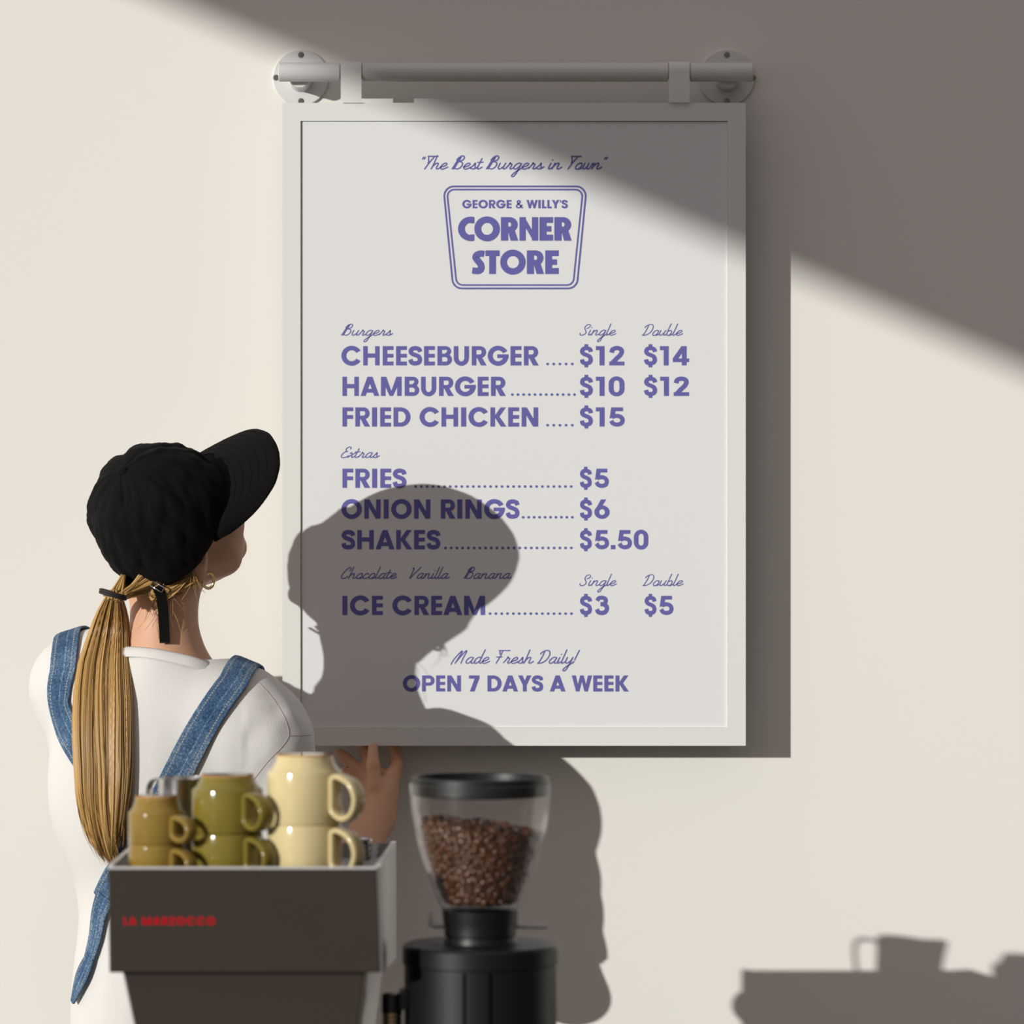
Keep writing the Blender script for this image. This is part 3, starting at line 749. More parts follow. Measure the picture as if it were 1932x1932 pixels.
# wall-side panel, cup tray and underside
mb = MB(); mb.box(rl, rr_, -ZR - .004, -ZR, zrb, zrt)
mb.build('wall_side_panel', M_steel, mach, smooth=False)
tray_z = pz(1655, 1.06)
mb = MB()
mb.hexa([(tl + .005, -ZA + .004, tray_z - .004), (tr - .002, -ZA + .004, tray_z - .004), (rr_ - .005, -ZR - .004, tray_z - .004), (rl + .005, -ZR - .004, tray_z - .004)],
        [(tl + .005, -ZA + .004, tray_z), (tr - .002, -ZA + .004, tray_z), (rr_ - .005, -ZR - .004, tray_z), (rl + .005, -ZR - .004, tray_z)])
mb.build('cup_tray', M_steel, mach, smooth=False)
mb = MB()
mb.hexa([(bl + .002, -ZA + .003, zbm), (br - .002, -ZA + .003, zbm), (rr_ - .006, -ZR - .004, zrb), (rl + .006, -ZR - .004, zrb)],
        [(bl + .002, -ZA + .003, zbm + .003), (br - .002, -ZA + .003, zbm + .003), (rr_ - .006, -ZR - .004, zrb + .003), (rl + .006, -ZR - .004, zrb + .003)])
mb.build('underside', M_blackmetal, mach, smooth=False)
# lower body, tapering towards the feet
lz0 = CT + .03; lz1 = zbm + .002
zA2 = ZA - .012
def lx(px, py, z): return pxx(px, z)
a_t, b_t = pxx(233, zA2), pxx(687, zA2)
s_low = (pz(1835, zA2) - lz0) / (pz(1835, zA2) - pz(1932, zA2))
a_b = a_t + (pxx(254, zA2) - a_t) * s_low; b_b = b_t + (pxx(675, zA2) - b_t) * s_low
mb = MB()
mb.hexa([(a_b, -zA2, lz0), (b_b, -zA2, lz0), (b_b, -zA2 + .004, lz0), (a_b, -zA2 + .004, lz0)], [(a_t, -zA2, lz1), (b_t, -zA2, lz1), (b_t, -zA2 + .004, lz1), (a_t, -zA2 + .004, lz1)])
mb.build('lower_panel', M_panel, mach, smooth=False, bevel=.001)
mb = MB()
zB2 = .86
ext = .0135
mb.hexa([(a_b - .002, -zA2 + .004, lz0), (b_b + .004, -zA2 + .004, lz0), (b_b + ext, -zB2, lz0), (a_b + .004, -zB2, lz0)],
        [(a_t - .002, -zA2 + .004, lz1), (b_t + .004, -zA2 + .004, lz1), (b_t + ext + .004, -zB2, lz1), (a_t + .004, -zB2, lz1)])
mb.build('lower_body', M_steel, mach, smooth=False, bevel=.001)
for fx, fz in ((-.40, 1.07), (-.20, 1.07), (-.40, .89), (-.20, .89)):
    mb = MB(); mb.lathe([(.016, CT), (.018, CT + .004), (.014, CT + .03)], 24, Matrix.Translation((fx, -fz, 0)))
    mb.build('foot', M_blackplastic, mach, auto=.6)
# group head, handle, drip tray and steam knob on the barista's side
mb = MB(); mb.box(-.40, -.20, -.86, -.74, CT + .03, CT + .065); mb.build('drip_tray', M_steel, mach, smooth=False, bevel=.003)
gz = zrb - .012
mb = MB(); mb.lathe([(.036, gz - .045), (.040, gz - .04), (.040, gz), (.030, gz + .016)], 36, Matrix.Translation((-.30, -.80, 0)))
mb.build('group_head', M_chrome, mach, auto=.6)
pf = MB(); pf.lathe([(0, gz - .075), (.026, gz - .07), (.034, gz - .062), (.034, gz - .046), (0, gz - .046)], 36, Matrix.Translation((-.30, -.80, 0)))
pfo = pf.build('portafilter', M_chrome, mach, auto=.6)
mb = MB(); mb.tube([(-.30, -.766, gz - .055), (-.30, -.72, gz - .058), (-.30, -.63, gz - .07)], [.007, .012, .014], 16)
mb.build('handle', M_blackplastic, pfo, auto=.8)
kc = Vector((-.398, -.757, CH - .461))
mb = MB(); mb.lathe([(0, -.012), (.010, -.010), (.010, .010), (.0225, .012), (.0235, .017), (.0235, .030), (.021, .034), (0, .034)], 32, Matrix.Translation(kc) @ Matrix.Rotation(-math.pi / 2, 4, 'X'))
mb.build('steam_knob', M_blackplastic, mach, auto=.6)
mb = MB(); mb.tube(catmull([Vector((-.36, -.80, zrb + .01)), Vector((-.365, -.775, zrb - .05)), Vector((-.367, -.755, zrb - .13)), Vector((-.36, -.75, zrb - .17))], 8), .0045, 12)
mb.build('steam_wand', M_chrome, mach)
# pressure fitting at the tray corner
fc = W(693, 1612, .80)
mb = MB()
for i in range(4): mb.lathe([(.004, i * .004), (.0085, i * .004 + .001), (.0085, i * .004 + .0028), (.004, i * .004 + .0038)], 20, Matrix.Translation((fc.x - .003, -.80, tray_z)) @ Matrix.Diagonal((1, 1, 1.6, 1)))
mb.build('safety_valve', M_chrome, mach, auto=.6)

# upside-down cups
def cup(name, label, c, r, hb, hf, glaze_m, rot, group):
    """r radius, hb body height, hf height of the foot part; stands on its rim, c = centre of the rim."""
    root = empty(name, c)
    tag(root, label, 'cup', group)
    fr = r * .745
    prof = [(r - .0016, .0), (r - .0006, .0003), (r, .0012), (r, hb * .55), (r, hb - .0022), (r * .985, hb - .0002), (r * .90, hb + hf * .11), (r * .84, hb + hf * .33), (fr * 1.06, hb + hf * .56), (fr * 1.02, hb + hf * .8), (fr, hb + hf - .001)]
    inn = [(fr - .0005, hb + hf), (fr - .0048, hb + hf), (fr - .0062, hb + hf - .003), (0, hb + hf - .003)]
    mb = MB()
    prof2 = [(0, hb - .004), (r * .8, hb - .005), (r - .003, hb * .7), (r - .0018, .001)] + prof + [(fr - .0005, hb + hf)]
    T = Matrix.Translation(c)
    mb.lathe(prof2, 56, T)
    mb.build('body', glaze_m, root, auto=.7)
    mb = MB(); mb.lathe([(fr + .0001, hb + hf - .0032), (fr + .0002, hb + hf - .0006)] + inn, 56, T)
    mb.build('foot_ring', M_bisque, root, auto=.6)
    # strap handle in the shape of a D
    R = Matrix.Rotation(rot, 4, 'Z')
    reach = r * .50 + .011
    z1, z0 = hb - .0055, hb * .07 + .003
    H_ = z1 - z0
    path = [(r + .0006, 0, z1 - H_ * .10), (r + .004, 0, z1), (r + reach * .38, 0, z1 - H_ * .015), (r + reach * .78, 0, z1 - H_ * .16), (r + reach, 0, z1 - H_ * .44), (r + reach * .98, 0, z0 + H_ * .30), (r + reach * .78, 0, z0 + H_ * .08), (r + reach * .45, 0, z0), (r + reach * .15, 0, z0 + H_ * .09), (r + .0006, 0, z0 + H_ * .24), (r + .0006, 0, z0 + H_ * .55)]
    pts = catmull(path, 6, closed=True)
    w = r * .26; t = .0034
    vs = []; n = 12
    m = len(pts)
    for i, p in enumerate(pts):
        tg = (pts[(i + 1) % m] - pts[i - 1]).normalized()
        nrm = Vector((0, 1, 0)).cross(tg)
        for q in range(n):
            a = 2 * math.pi * q / n
            ca, sa = math.cos(a), math.sin(a)
            cx = abs(ca) ** .55 * (1 if ca >= 0 else -1); sy = abs(sa) ** .75 * (1 if sa >= 0 else -1)
            vs.append(T @ (R @ (p + Vector((0, 1, 0)) * (w * cx) + nrm * (t * sy))))
    fs = [(i * n + q, i * n + (q + 1) % n, ((i + 1) % m) * n + (q + 1) % n, ((i + 1) % m) * n + q) for i in range(m) for q in range(n)]
    mb = MB(); mb.add(vs, fs); mb.build('handle', glaze_m, root)
    return root

def stack(px, z, r, hb, hf, gm, rot, lab_low, lab_top, drot=0.0, dx=0.0):
    c = Vector((pxx(px, z), -z, tray_z + .0004))
    cup('espresso_cup', lab_low, c, r, hb, hf, gm, rot, 'cups stacked on the coffee machine')
    cup('espresso_cup', lab_top, c + Vector((dx, 0, hb + .0012)), r, hb, hf, gm, rot + drot, 'cups stacked on the coffee machine')
HR = math.radians(-45)
stack(296, 1.052, .0322, .0362, .0180, M_brownglaze, HR, 'small brown glazed cup upside down on the steel tray, carrying its twin', 'small brown glazed cup upside down on top of another brown one')
stack(429, 1.045, .0402, .0490, .0160, M_oliveglaze, HR, 'olive green cup upside down on the steel tray below another olive cup', 'olive green cup upside down topmost of the middle stack', -.06)
stack(575, 1.055, .0425, .0595, .0190, M_creamglaze, math.radians(-34), 'large cream cup upside down on the steel tray below another cream cup', 'large cream cup upside down, highest of all the stacked cups')

# milk jug
jc = Vector((pxx(350, .93), -.93, tray_z + .0005))
jug = empty('milk_jug', jc)
tag(jug, 'polished steel milk jug standing behind the brown and olive cups', 'jug')
jh = pz(1468, .93) - tray_z
mb = MB(); n = 56
vs = []; prof = [(0, .0), (.031, .0), (.034, .003), (.0345, jh * .3), (.0325, jh * .6), (.0315, jh - .001), (.0318, jh), (.0308, jh), (.0306, jh - .002), (.0318, jh * .6), (.0335, jh * .3), (.032, .004), (0, .003)]
def spout(p):
    a = math.atan2(p.y, p.x); h = p.z / jh
    f = max(0, math.cos(a - math.radians(-10))) ** 14 * max(0, (h - .55) / .45) ** 1.6
    r = 1 + .42 * f
    return Vector((p.x * r, p.y * r, p.z + .004 * f))
b0 = len(mb.v); mb.lathe(prof, n, None)
mb.v = [tuple(jc + spout(Vector(p))) for p in mb.v]
mb.build('body', M_chrome, jug, auto=.9)
R = Matrix.Rotation(math.radians(146), 4, 'Z')
pts = catmull([Vector((.030, 0, jh - .006)), Vector((.046, 0, jh - .004)), Vector((.054, 0, jh - .016)), Vector((.052, 0, jh * .5)), Vector((.048, 0, jh * .22)), Vector((.033, 0, jh * .2))], 8)
mb = MB(); mb.tube([jc + R @ p for p in pts], .0058, 10, flat=.35, up=(R @ Vector((.2, 0, 1))))
mb.build('handle', M_chrome, jug)

# grinder
gz0 = 1.02
gx = pxx(906.5, gz0)
kk = (D - gz0) / FPX
def gh(py): return CH - (py - 966) * kk
grinder = empty('coffee_grinder', (gx, -gz0, CT))
tag(grinder, 'black coffee grinder with a clear hopper full of beans, beside the espresso machine', 'coffee grinder')
GT = Matrix.Translation((gx, -gz0, 0))
R0 = 147.5 * kk
yb_t = gh(1779)
mb = MB()
mb.lathe([(R0 - .006, CT + .012), (R0 - .002, CT + .014), (R0 - .002, yb_t - .024), (R0 - .0012, yb_t - .0235), (R0, yb_t - .0225), (R0, yb_t - .004), (R0 - .002, yb_t - .001), (R0 - .005, yb_t), (.048, yb_t + .001), (.0, yb_t + .001)], 96, GT)
body = mb.build('body', M_blackmetal, grinder, auto=.5)
mb = MB(); mb.lathe([(R0 - .004, CT), (R0 + .002, CT + .003), (R0 + .002, CT + .012), (R0 - .01, CT + .014)], 64, GT)
mb.build('base', M_blackplastic, grinder, auto=.5)
# raised strip and its grooves on the camera side
for a0, a1, dr in ((-101.5, -82.5, .0002),):
    mb = MB(); vs = []; n = 10
    for i in range(n + 1):
        a = math.radians(a0 + (a1 - a0) * i / n)
        for rr in (R0 - .003, R0 - .002 + dr):
            for z in (CT + .014, yb_t - .0245): vs.append((gx + rr * math.cos(a), -gz0 + rr * math.sin(a), z))
    fs = []
    for i in range(n):
        a = 4 * i; b = 4 * (i + 1)
        fs += [(a + 2, b + 2, b + 3, a + 3), (a + 1, a + 3, b + 3, b + 1), (a, b, b + 2, a + 2)]
    fs += [(0, 2, 3, 1), (4 * n, 4 * n + 1, 4 * n + 3, 4 * n + 2)]
    mb.add(vs, fs); mb.build('cover_strip', M_blackmetal, grinder, auto=.5)
for a in (-101.6, -82.4):
    r_ = R0 - .0016
    mb = MB(); an = math.radians(a)
    c = Vector((gx + r_ * math.cos(an), -gz0 + r_ * math.sin(an), 0)); t = Vector((-math.sin(an), math.cos(an), 0)) * .0013; o = Vector((math.cos(an), math.sin(an), 0)) * .0016
    q = [c - t - o, c + t - o, c + t + o * .5, c - t + o * .5]
    mb.hexa([p + Vector((0, 0, CT + .016)) for p in q], [p + Vector((0, 0, yb_t - .0255)) for p in q]); mb.build('groove', M_groove, grinder, smooth=False)
# collar
mb = MB()
cprof = [(70, 1785), (70, 1779), (67, 1770), (66, 1766), (68.5, 1764), (69, 1758), (68.5, 1752), (70.5, 1738), (72.5, 1722), (73, 1716), (70, 1715)]
mb.lathe([(a * kk, gh(y)) for a, y in cprof], 72, GT)
mb.build('collar', M_blackmetal, grinder, auto=.5)
# hinge bar behind the collar
zb_ = gz0 - .018
p0 = W(813, 1720, zb_); p1 = W(813, 1747.5, zb_); p2 = W(1032, 1748, zb_)
mb = MB(); mb.tube([W(818, 1747, zb_ ), W(930, 1747.4, zb_), p2], .0030, 12); mb.tube([p0, p1, p1 + Vector((.004, 0, 0))], .0026, 12)
mb.build('slide_bar', M_frame, grinder)
# knob on the left
kx0 = Vector((gx - R0 - .0115, -gz0 - .012, gh(1872)))
mb = MB(); MK = Matrix.Translation(kx0)
mb.lathe([(0, 0), (.0100, 0), (.0118, -.0015), (.0118, -.0215), (.0105, -.022), (.0105, -.07), (0, -.07)], 40, MK)
kn = mb.build('dial', M_lacquer, grinder, auto=.5)
for zz in (-.0235, -.0285, -.0335, -.0385):
    mb = MB(); mb.lathe([(.0104, zz + .0016), (.0117, zz + .0012), (.0117, zz - .0012), (.0104, zz - .0016)], 40, MK)
    mb.build('dial_ring', M_brass, kn, auto=.5)
mb = MB(); mb.box(gx - R0 - .004, gx - R0 + .02, -gz0 - .03, -gz0 + .02, gh(1900), gh(1866)); mb.build('dial_bracket', M_blackplastic, grinder, smooth=False, bevel=.003)
# hopper
hop = [(133.5, 1478), (133.5, 1490), (131, 1520), (126.5, 1550), (119.5, 1585), (110, 1620), (100.5, 1648), (91, 1675), (82, 1698), (74.5, 1714), (72, 1719)]
def hop_r(y):
    for (a, b), (c, d) in zip(hop, hop[1:]):
        if b <= y <= d: return a + (c - a) * (y - b) / (d - b)
    return hop[0][0] if y < hop[0][1] else hop[-1][0]
mb = MB()
tk = .0028
mb.lathe([(r * kk, gh(y)) for r, y in hop] + [(r * kk - tk, gh(y)) for r, y in reversed(hop)], 96, GT, closed=True)
mb.build('hopper', M_clear, grinder, auto=1.2)
mb = MB()
lid = [(0, 1489), (121, 1489), (121, 1480), (121.5, 1467), (123, 1465), (127, 1465), (129.5, 1467), (129.5, 1478), (129.3, 1497), (127.5, 1500), (120, 1501), (0, 1501)]
mb.lathe([(a * kk, gh(y)) for a, y in lid], 96, GT)
mb.build('lid', M_blackplastic, grinder, auto=.5)
# beans
rng = random.Random(5)
bm_v = []; bm_f = []; bm_m = []
def bean_proto():
    vs = []; n1, n2 = 9, 6
    for j in range(n2 + 1):
        ph = math.pi * j / n2
        for i in range(n1):
            a = 2 * math.pi * i / n1
            x, y, z = math.cos(ph), math.sin(ph) * math.cos(a), math.sin(ph) * math.sin(a)
            if z < 0: z *= .45
            vs.append(Vector((x, y, z)))
    fs = [(j * n1 + i, j * n1 + (i + 1) % n1, (j + 1) * n1 + (i + 1) % n1, (j + 1) * n1 + i) for j in range(n2) for i in range(n1)]
    return vs, fs
BV, BF = bean_proto()
beans = MB()
def put_bean(p, nrm):
    q = nrm.to_track_quat('Z', 'Y') @ Matrix.Rotation(rng.uniform(0, 6.28), 3, 'Z').to_quaternion() @ Matrix.Rotation(max(-.7, min(.7, rng.gauss(0, .4))), 3, 'X').to_quaternion() @ Matrix.Rotation(max(-.5, min(.5, rng.gauss(0, .3))), 3, 'Y').to_quaternion()
    s = rng.uniform(.9, 1.12)
    flip = -1 if rng.random() < .4 else 1
    beans.add([p + q @ Vector((v.x * .0050 * s, v.y * .0039 * s, v.z * .0030 * s * flip)) for v in BV], BF)
def bean_top(x, y):   # surface of the beans as photograph rows
    return 1560 + 14 * (x) + 3 * math.sin(x * 6 + y * 4)
yy = 1548
y_steps = np.arange(1552, 1700, 6.6)
for y in y_steps:
    r = hop_r(y) * kk - tk - .0066
    cnt = max(6, int(2 * math.pi * r / .0072))
    o = rng.random() * 6.28
    for i in range(cnt):
        a = o + 2 * math.pi * i / cnt + rng.uniform(-.05, .05)
        if y < bean_top(math.cos(a), math.sin(a)): continue
        rr = r - rng.uniform(0, .0016)
        nn = Vector((math.cos(a), math.sin(a), -.35)).normalized()
        put_bean(Vector((gx + rr * math.cos(a), -gz0 + rr * math.sin(a), gh(y) + rng.uniform(-.001, .001))), nn)
        r2 = r - .006
        if rng.random() < .8: put_bean(Vector((gx + r2 * math.cos(a + .04), -gz0 + r2 * math.sin(a + .04), gh(y + 2))), nn)
rt = hop_r(1570) * kk - .0105
for i in range(460):
    a = rng.uniform(0, 6.28); r = rt * math.sqrt(rng.random())
    put_bean(Vector((gx + r * math.cos(a), -gz0 + r * math.sin(a), gh(bean_top(math.cos(a) * r / rt, math.sin(a) * r / rt)) + rng.uniform(-.002, .0025))), Vector((rng.uniform(-.5, .5), rng.uniform(-.5, .5), 1)).normalized())
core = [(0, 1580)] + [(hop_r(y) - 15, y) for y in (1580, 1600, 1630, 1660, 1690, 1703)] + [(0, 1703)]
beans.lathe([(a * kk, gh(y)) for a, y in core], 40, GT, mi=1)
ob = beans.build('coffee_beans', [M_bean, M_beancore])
tag(ob, 'dark roasted coffee beans filling the clear hopper of the grinder', 'coffee beans', kind='stuff')
# ------------------------------------------------------------------ the person
class Field:
    """Signed distance grid; surfaces from it are one continuous mesh."""
    def __init__(self, lo, hi, h):
        self.lo = np.array(lo, np.float32); self.h = h
        self.n = (np.ceil((np.array(hi) - np.array(lo)) / h).astype(int) + 1)
        self.d = np.full(self.n, 0.5, np.float32)
    def region(self, lo, hi):
        a = np.clip(np.floor((np.array(lo) - self.lo) / self.h).astype(int), 0, self.n)
        b = np.clip(np.ceil((np.array(hi) - self.lo) / self.h).astype(int) + 1, 0, self.n)
        ax = [(self.lo[i] + self.h * np.arange(a[i], b[i], dtype=np.float32)) for i in range(3)]
        return tuple(slice(a[i], b[i]) for i in range(3)), (ax[0][:, None, None], ax[1][None, :, None], ax[2][None, None, :])
    def blend(self, sl, d, k, op):
        cur = self.d[sl]
        if cur.size == 0: return
        if op == 'sub':
            d = -d
            if k > 0:
                hh = np.maximum(k - np.abs(cur - d), 0) / k; self.d[sl] = np.maximum(cur, d) + hh * hh * k * .25
            else: self.d[sl] = np.maximum(cur, d)
        else:
            if k > 0:
                hh = np.maximum(k - np.abs(cur - d), 0) / k; self.d[sl] = np.minimum(cur, d) - hh * hh * k * .25
            else: self.d[sl] = np.minimum(cur, d)
    def cone(self, a, b, r1, r2, k=.02, op='add'):
        a = np.array(a, float); b = np.array(b, float); m = max(r1, r2) + k + .02
        sl, (x, y, z) = self.region(np.minimum(a, b) - m, np.maximum(a, b) + m)
        ab = b - a; L = max(ab @ ab, 1e-12)
        t = np.clip(((x - a[0]) * ab[0] + (y - a[1]) * ab[1] + (z - a[2]) * ab[2]) / L, 0, 1)
        d = np.sqrt((x - a[0] - t * ab[0]) ** 2 + (y - a[1] - t * ab[1]) ** 2 + (z - a[2] - t * ab[2]) ** 2) - (r1 + (r2 - r1) * t)
        self.blend(sl, d.astype(np.float32), k, op)
    def ell(self, c, axes, r, k=.02, op='add'):
        """axes: three unit vectors, r: semi-axes."""
        c = np.array(c, float); A = np.array([list(v) for v in axes]); r = np.array(r, float)
        ext = np.sqrt(((A * r[:, None]) ** 2).sum(0)) + k + .02
        sl, (x, y, z) = self.region(c - ext, c + ext)
        q = [(x - c[0]) * A[i, 0] + (y - c[1]) * A[i, 1] + (z - c[2]) * A[i, 2] for i in range(3)]
        k0 = np.sqrt(sum((q[i] / r[i]) ** 2 for i in range(3))); k1 = np.sqrt(sum((q[i] / r[i] ** 2) ** 2 for i in range(3))) + 1e-9
        self.blend(sl, (k0 * (k0 - 1) / k1).astype(np.float32), k, op)
    def cut(self, p, nrm, lo=None, hi=None):
        """Removes everything on the side of the plane that nrm points to."""
        sl, (x, y, z) = self.region(lo if lo is not None else self.lo, hi if hi is not None else self.lo + self.h * self.n)
        d = (x - p[0]) * nrm[0] + (y - p[1]) * nrm[1] + (z - p[2]) * nrm[2]
        self.d[sl] = np.maximum(self.d[sl], d.astype(np.float32))
    def surface(self):
        d = self.d; s = d < 0
        nx, ny, nz = d.shape
        cnt = np.zeros((nx - 1, ny - 1, nz - 1), np.int8)
        for i in (0, 1):
            for j in (0, 1):
                for k in (0, 1): cnt += s[i:nx - 1 + i, j:ny - 1 + j, k:nz - 1 + k]
        cells = np.argwhere((cnt > 0) & (cnt < 8))
        idx = -np.ones(cnt.shape, np.int32); idx[tuple(cells.T)] = np.arange(len(cells))
        acc = np.zeros((len(cells), 3)); num = np.zeros(len(cells))
        corners = [(i, j, k) for i in (0, 1) for j in (0, 1) for k in (0, 1)]
        for c in corners:
            for ax in range(3):
                if c[ax]: continue
                e = list(c); e[ax] = 1
                v0 = d[cells[:, 0] + c[0], cells[:, 1] + c[1], cells[:, 2] + c[2]]; v1 = d[cells[:, 0] + e[0], cells[:, 1] + e[1], cells[:, 2] + e[2]]
                m = (v0 < 0) != (v1 < 0)
                t = np.where(m, v0 / np.where(m, v0 - v1, 1), 0)
                p = np.array(c, float)[None, :].repeat(len(cells), 0); p[:, ax] += t
                acc[m] += p[m]; num[m] += 1
        V = (cells + acc / num[:, None]) * self.h + self.lo
        F = []
        for ax in range(3):
            sh = [slice(None)] * 3; sh2 = [slice(None)] * 3
            sh[ax] = slice(0, -1); sh2[ax] = slice(1, None)
            a = s[tuple(sh)]; b = s[tuple(sh2)]
            E = np.argwhere(a != b); u, v = (ax + 1) % 3, (ax + 2) % 3
            E = E[(E[:, u] > 0) & (E[:, v] > 0) & (E[:, u] < d.shape[u] - 1) & (E[:, v] < d.shape[v] - 1)]
            fl = a[tuple(E.T)]
            def g(du, dv):
                q = E.copy(); q[:, u] -= du; q[:, v] -= dv; return idx[tuple(q.T)]
            Q = np.stack([g(1, 1), g(0, 1), g(0, 0), g(1, 0)], 1)
            Q[~fl] = Q[~fl][:, ::-1]
            F.append(Q)
        return V, np.concatenate(F)

def mesh_from(name, V, F, smooth_it=2):
    me = bpy.data.meshes.new(name)
    me.vertices.add(len(V)); me.vertices.foreach_set('co', V.astype(np.float32).ravel())
    me.loops.add(F.size); me.loops.foreach_set('vertex_index', F.astype(np.int32).ravel())
    me.polygons.add(len(F)); me.polygons.foreach_set('loop_start', np.arange(0, F.size, 4, dtype=np.int32))
    me.polygons.foreach_set('loop_total', np.full(len(F), 4, np.int32))
    me.update(calc_edges=True); me.validate()
    smooth_all(me)
    return me

def relax(V, F, it=2, lam=.5):
    E = np.concatenate([F[:, [0, 1]], F[:, [1, 2]], F[:, [2, 3]], F[:, [3, 0]]])
    for _ in range(it):
        acc = np.zeros_like(V); n = np.zeros(len(V))
        np.add.at(acc, E[:, 0], V[E[:, 1]]); np.add.at(acc, E[:, 1], V[E[:, 0]])
        np.add.at(n, E[:, 0], 1); np.add.at(n, E[:, 1], 1)
        V = V + lam * (acc / n[:, None] - V)
    return V

person = empty('person', (-.43, -.33, 0))
tag(person, 'person in black cap, white t-shirt and denim apron straps, reaching up to the menu sign', 'person')

# joints
ZN = .345
neck0 = W(309, 1262, .325); neck1 = W(310, 1090, .322)
shR = W(452, 1366, .35); shL = W(160, 1330, .265)
elR = W(577, 1776, .345); wrR = W(708, 1546, .108)
elL = W(243, 1690, .25); wrL = W(352, 1468, .10)
chest = W(318, 1480, .325); waist = W(322, 1720, .31); hips = W(322, 1990, .32)
# head frame
yaw, pit, rol = math.radians(58), math.radians(36), math.radians(14)
Fh = Vector((math.sin(yaw) * math.cos(pit), math.cos(yaw) * math.cos(pit), math.sin(pit)))
Rh = Vector((math.cos(yaw), -math.sin(yaw), 0))
Uh = Rh.cross(Fh)
Rh, Uh = Rh * math.cos(rol) - Uh * math.sin(rol), Uh * math.cos(rol) + Rh * math.sin(rol)
hc = W(319, 986, .316)
def H(f, r, u): return hc + Fh * f + Rh * r + Uh * u
AX = (Fh, Rh, Uh)

# cap frame
Uc = Vector((-.44, -.655, .615)).normalized()
F0 = Vector((.80, .04, .60)); Fc = (F0 - Uc * F0.dot(Uc)).normalized(); Rc = Fc.cross(Uc)
cc = W(308, 980, .342)

body = Field((-.70, -.50, .62), (-.08, -.02, 1.72), .003)
b = body
XYZ = (Vector((1, 0, 0)), Vector((0, 1, 0)), Vector((0, 0, 1)))
# trunk
b.ell(chest, XYZ, (.128, .078, .165), .03)
b.ell(waist, XYZ, (.094, .070, .20), .04)
b.ell(hips, XYZ, (.108, .080, .16), .04)
b.cone(shL, shR, .040, .040, .04)
b.cone(neck0 - Vector((0, 0, .05)), neck0, .058, .050, .04)
b.cone(neck0, neck1, .0455, .044, .03)
b.cone(neck0 - Vector((0, 0, .02)), shR, .042, .040, .03)
b.cone(neck0 - Vector((0, 0, .02)), shL, .042, .040, .03)
# arms
for sh, el, wr in ((shR, elR, wrR), (shL, elL, wrL)):
    b.cone(sh, el, .041, .041, .03)
    mid = el.lerp(wr, .35)
    b.cone(el, mid, .035, .034, .02); b.cone(mid, wr, .034, .0245, .02)
# head
b.ell(H(-.006, 0, .024), AX, (.080, .071, .070), .02)
b.ell(H(.026, 0, -.026), AX, (.062, .058, .078), .03)
b.ell(H(.030, 0, -.066), AX, (.046, .050, .036), .025)
b.ell(H(.066, 0, -.092), AX, (.017, .020, .017), .02)
for s in (-1, 1):
    b.ell(H(.054, s * .040, -.028), AX, (.026, .022, .026), .02)
    b.ell(H(.080, s * .022, .022), AX, (.014, .024, .010), .012)
    b.ell(H(.094, s * .032, .004), AX, (.012, .016, .010), .008, 'sub')
    b.cone(H(-.02, s * .052, -.05), H(.03, s * .046, -.075), .016, .014, .02)
    b.ell(H(.105, s * .008, -.034), AX, (.008, .008, .006), .006)
for s in (-1, 1): b.ell(H(.0835, s * .031, .0125), AX, (.0085, .0155, .0062), .004)
b.cone(H(.090, 0, .008), H(.110, 0, -.026), .008, .0105, .012)
b.ell(H(.088, 0, -.052), AX, (.012, .021, .006), .006)
b.ell(H(.086, 0, -.062), AX, (.012, .018, .006), .006)
b.ell(H(.094, 0, -.057), AX, (.006, .024, .0012), .003, 'sub')
# what the cap covers fits inside the cap
sl, (x, y, z) = b.region(cc - Vector((.15, .15, .15)), cc + Vector((.15, .15, .15)))
q = [(x - cc.x) * v.x + (y - cc.y) * v.y + (z - cc.z) * v.z for v in (Fc, Rc, Uc)]
k0 = np.sqrt(sum((a_ / r_) ** 2 for a_, r_ in zip(q, (.090, .083, .094)))); k1 = np.sqrt(sum((a_ / r_ ** 2) ** 2 for a_, r_ in zip(q, (.090, .083, .094)))) + 1e-9
dc = (k0 * (k0 - 1) / k1).astype(np.float32)
b.d[sl] = np.where(q[2] > -.006, np.maximum(b.d[sl], dc), b.d[sl])
# ears
for s in (-1, 1):
    ea = (Fh * .94 - Uh * .34, Rh, Uh * .94 + Fh * .34)
    ec = H(-.022, s * (.076 if s > 0 else .060), -.020)
    b.ell(ec, ea, (.017, .0075, .031), .006)
    b.ell(ec + Rh * s * .008 + ea[2] * .004, ea, (.010, .006, .018), .003, 'sub')
    b.ell(ec - ea[2] * .026 + ea[0] * .002, ea, (.009, .006, .010), .006)
b.cone(neck1, H(-.02, 0, -.03), .044, .050, .02)
# right hand: palm, thumb and four fingers that hold the lower edge of the sign
def chain(pts, radii, k=.0045):
    for p, q, r, r2 in zip(pts, pts[1:], radii, radii[1:]): b.cone(p, q, r, r2, k)
kn = {'i': W(738, 1468, .082), 'm': W(716, 1468, .066), 'r': W(704, 1480, .058), 'p': W(700, 1502, .062)}
for key, r in (('i', .0125), ('m', .0125), ('r', .0115), ('p', .0105)):
    b.cone(wrR + (kn[key] - kn['m']) * .35, kn[key], .0160, r * .95, .010)
b.cone(wrR, W(722, 1505, .095), .021, .016, .02)
chain([W(714, 1525, .106), W(708, 1484, .100), W(704, 1445, .090), W(704, 1411, .0745)], [.0135, .0108, .0092, .0074])
chain([kn['i'], W(750, 1444, .052), W(744, 1413, .034), W(736, 1394, .030)], [.0115, .0092, .0080, .0068])
chain([kn['m'], W(698, 1434, .044), W(684, 1408, .034), W(676, 1390, .032)], [.0112, .0090, .0080, .0068])
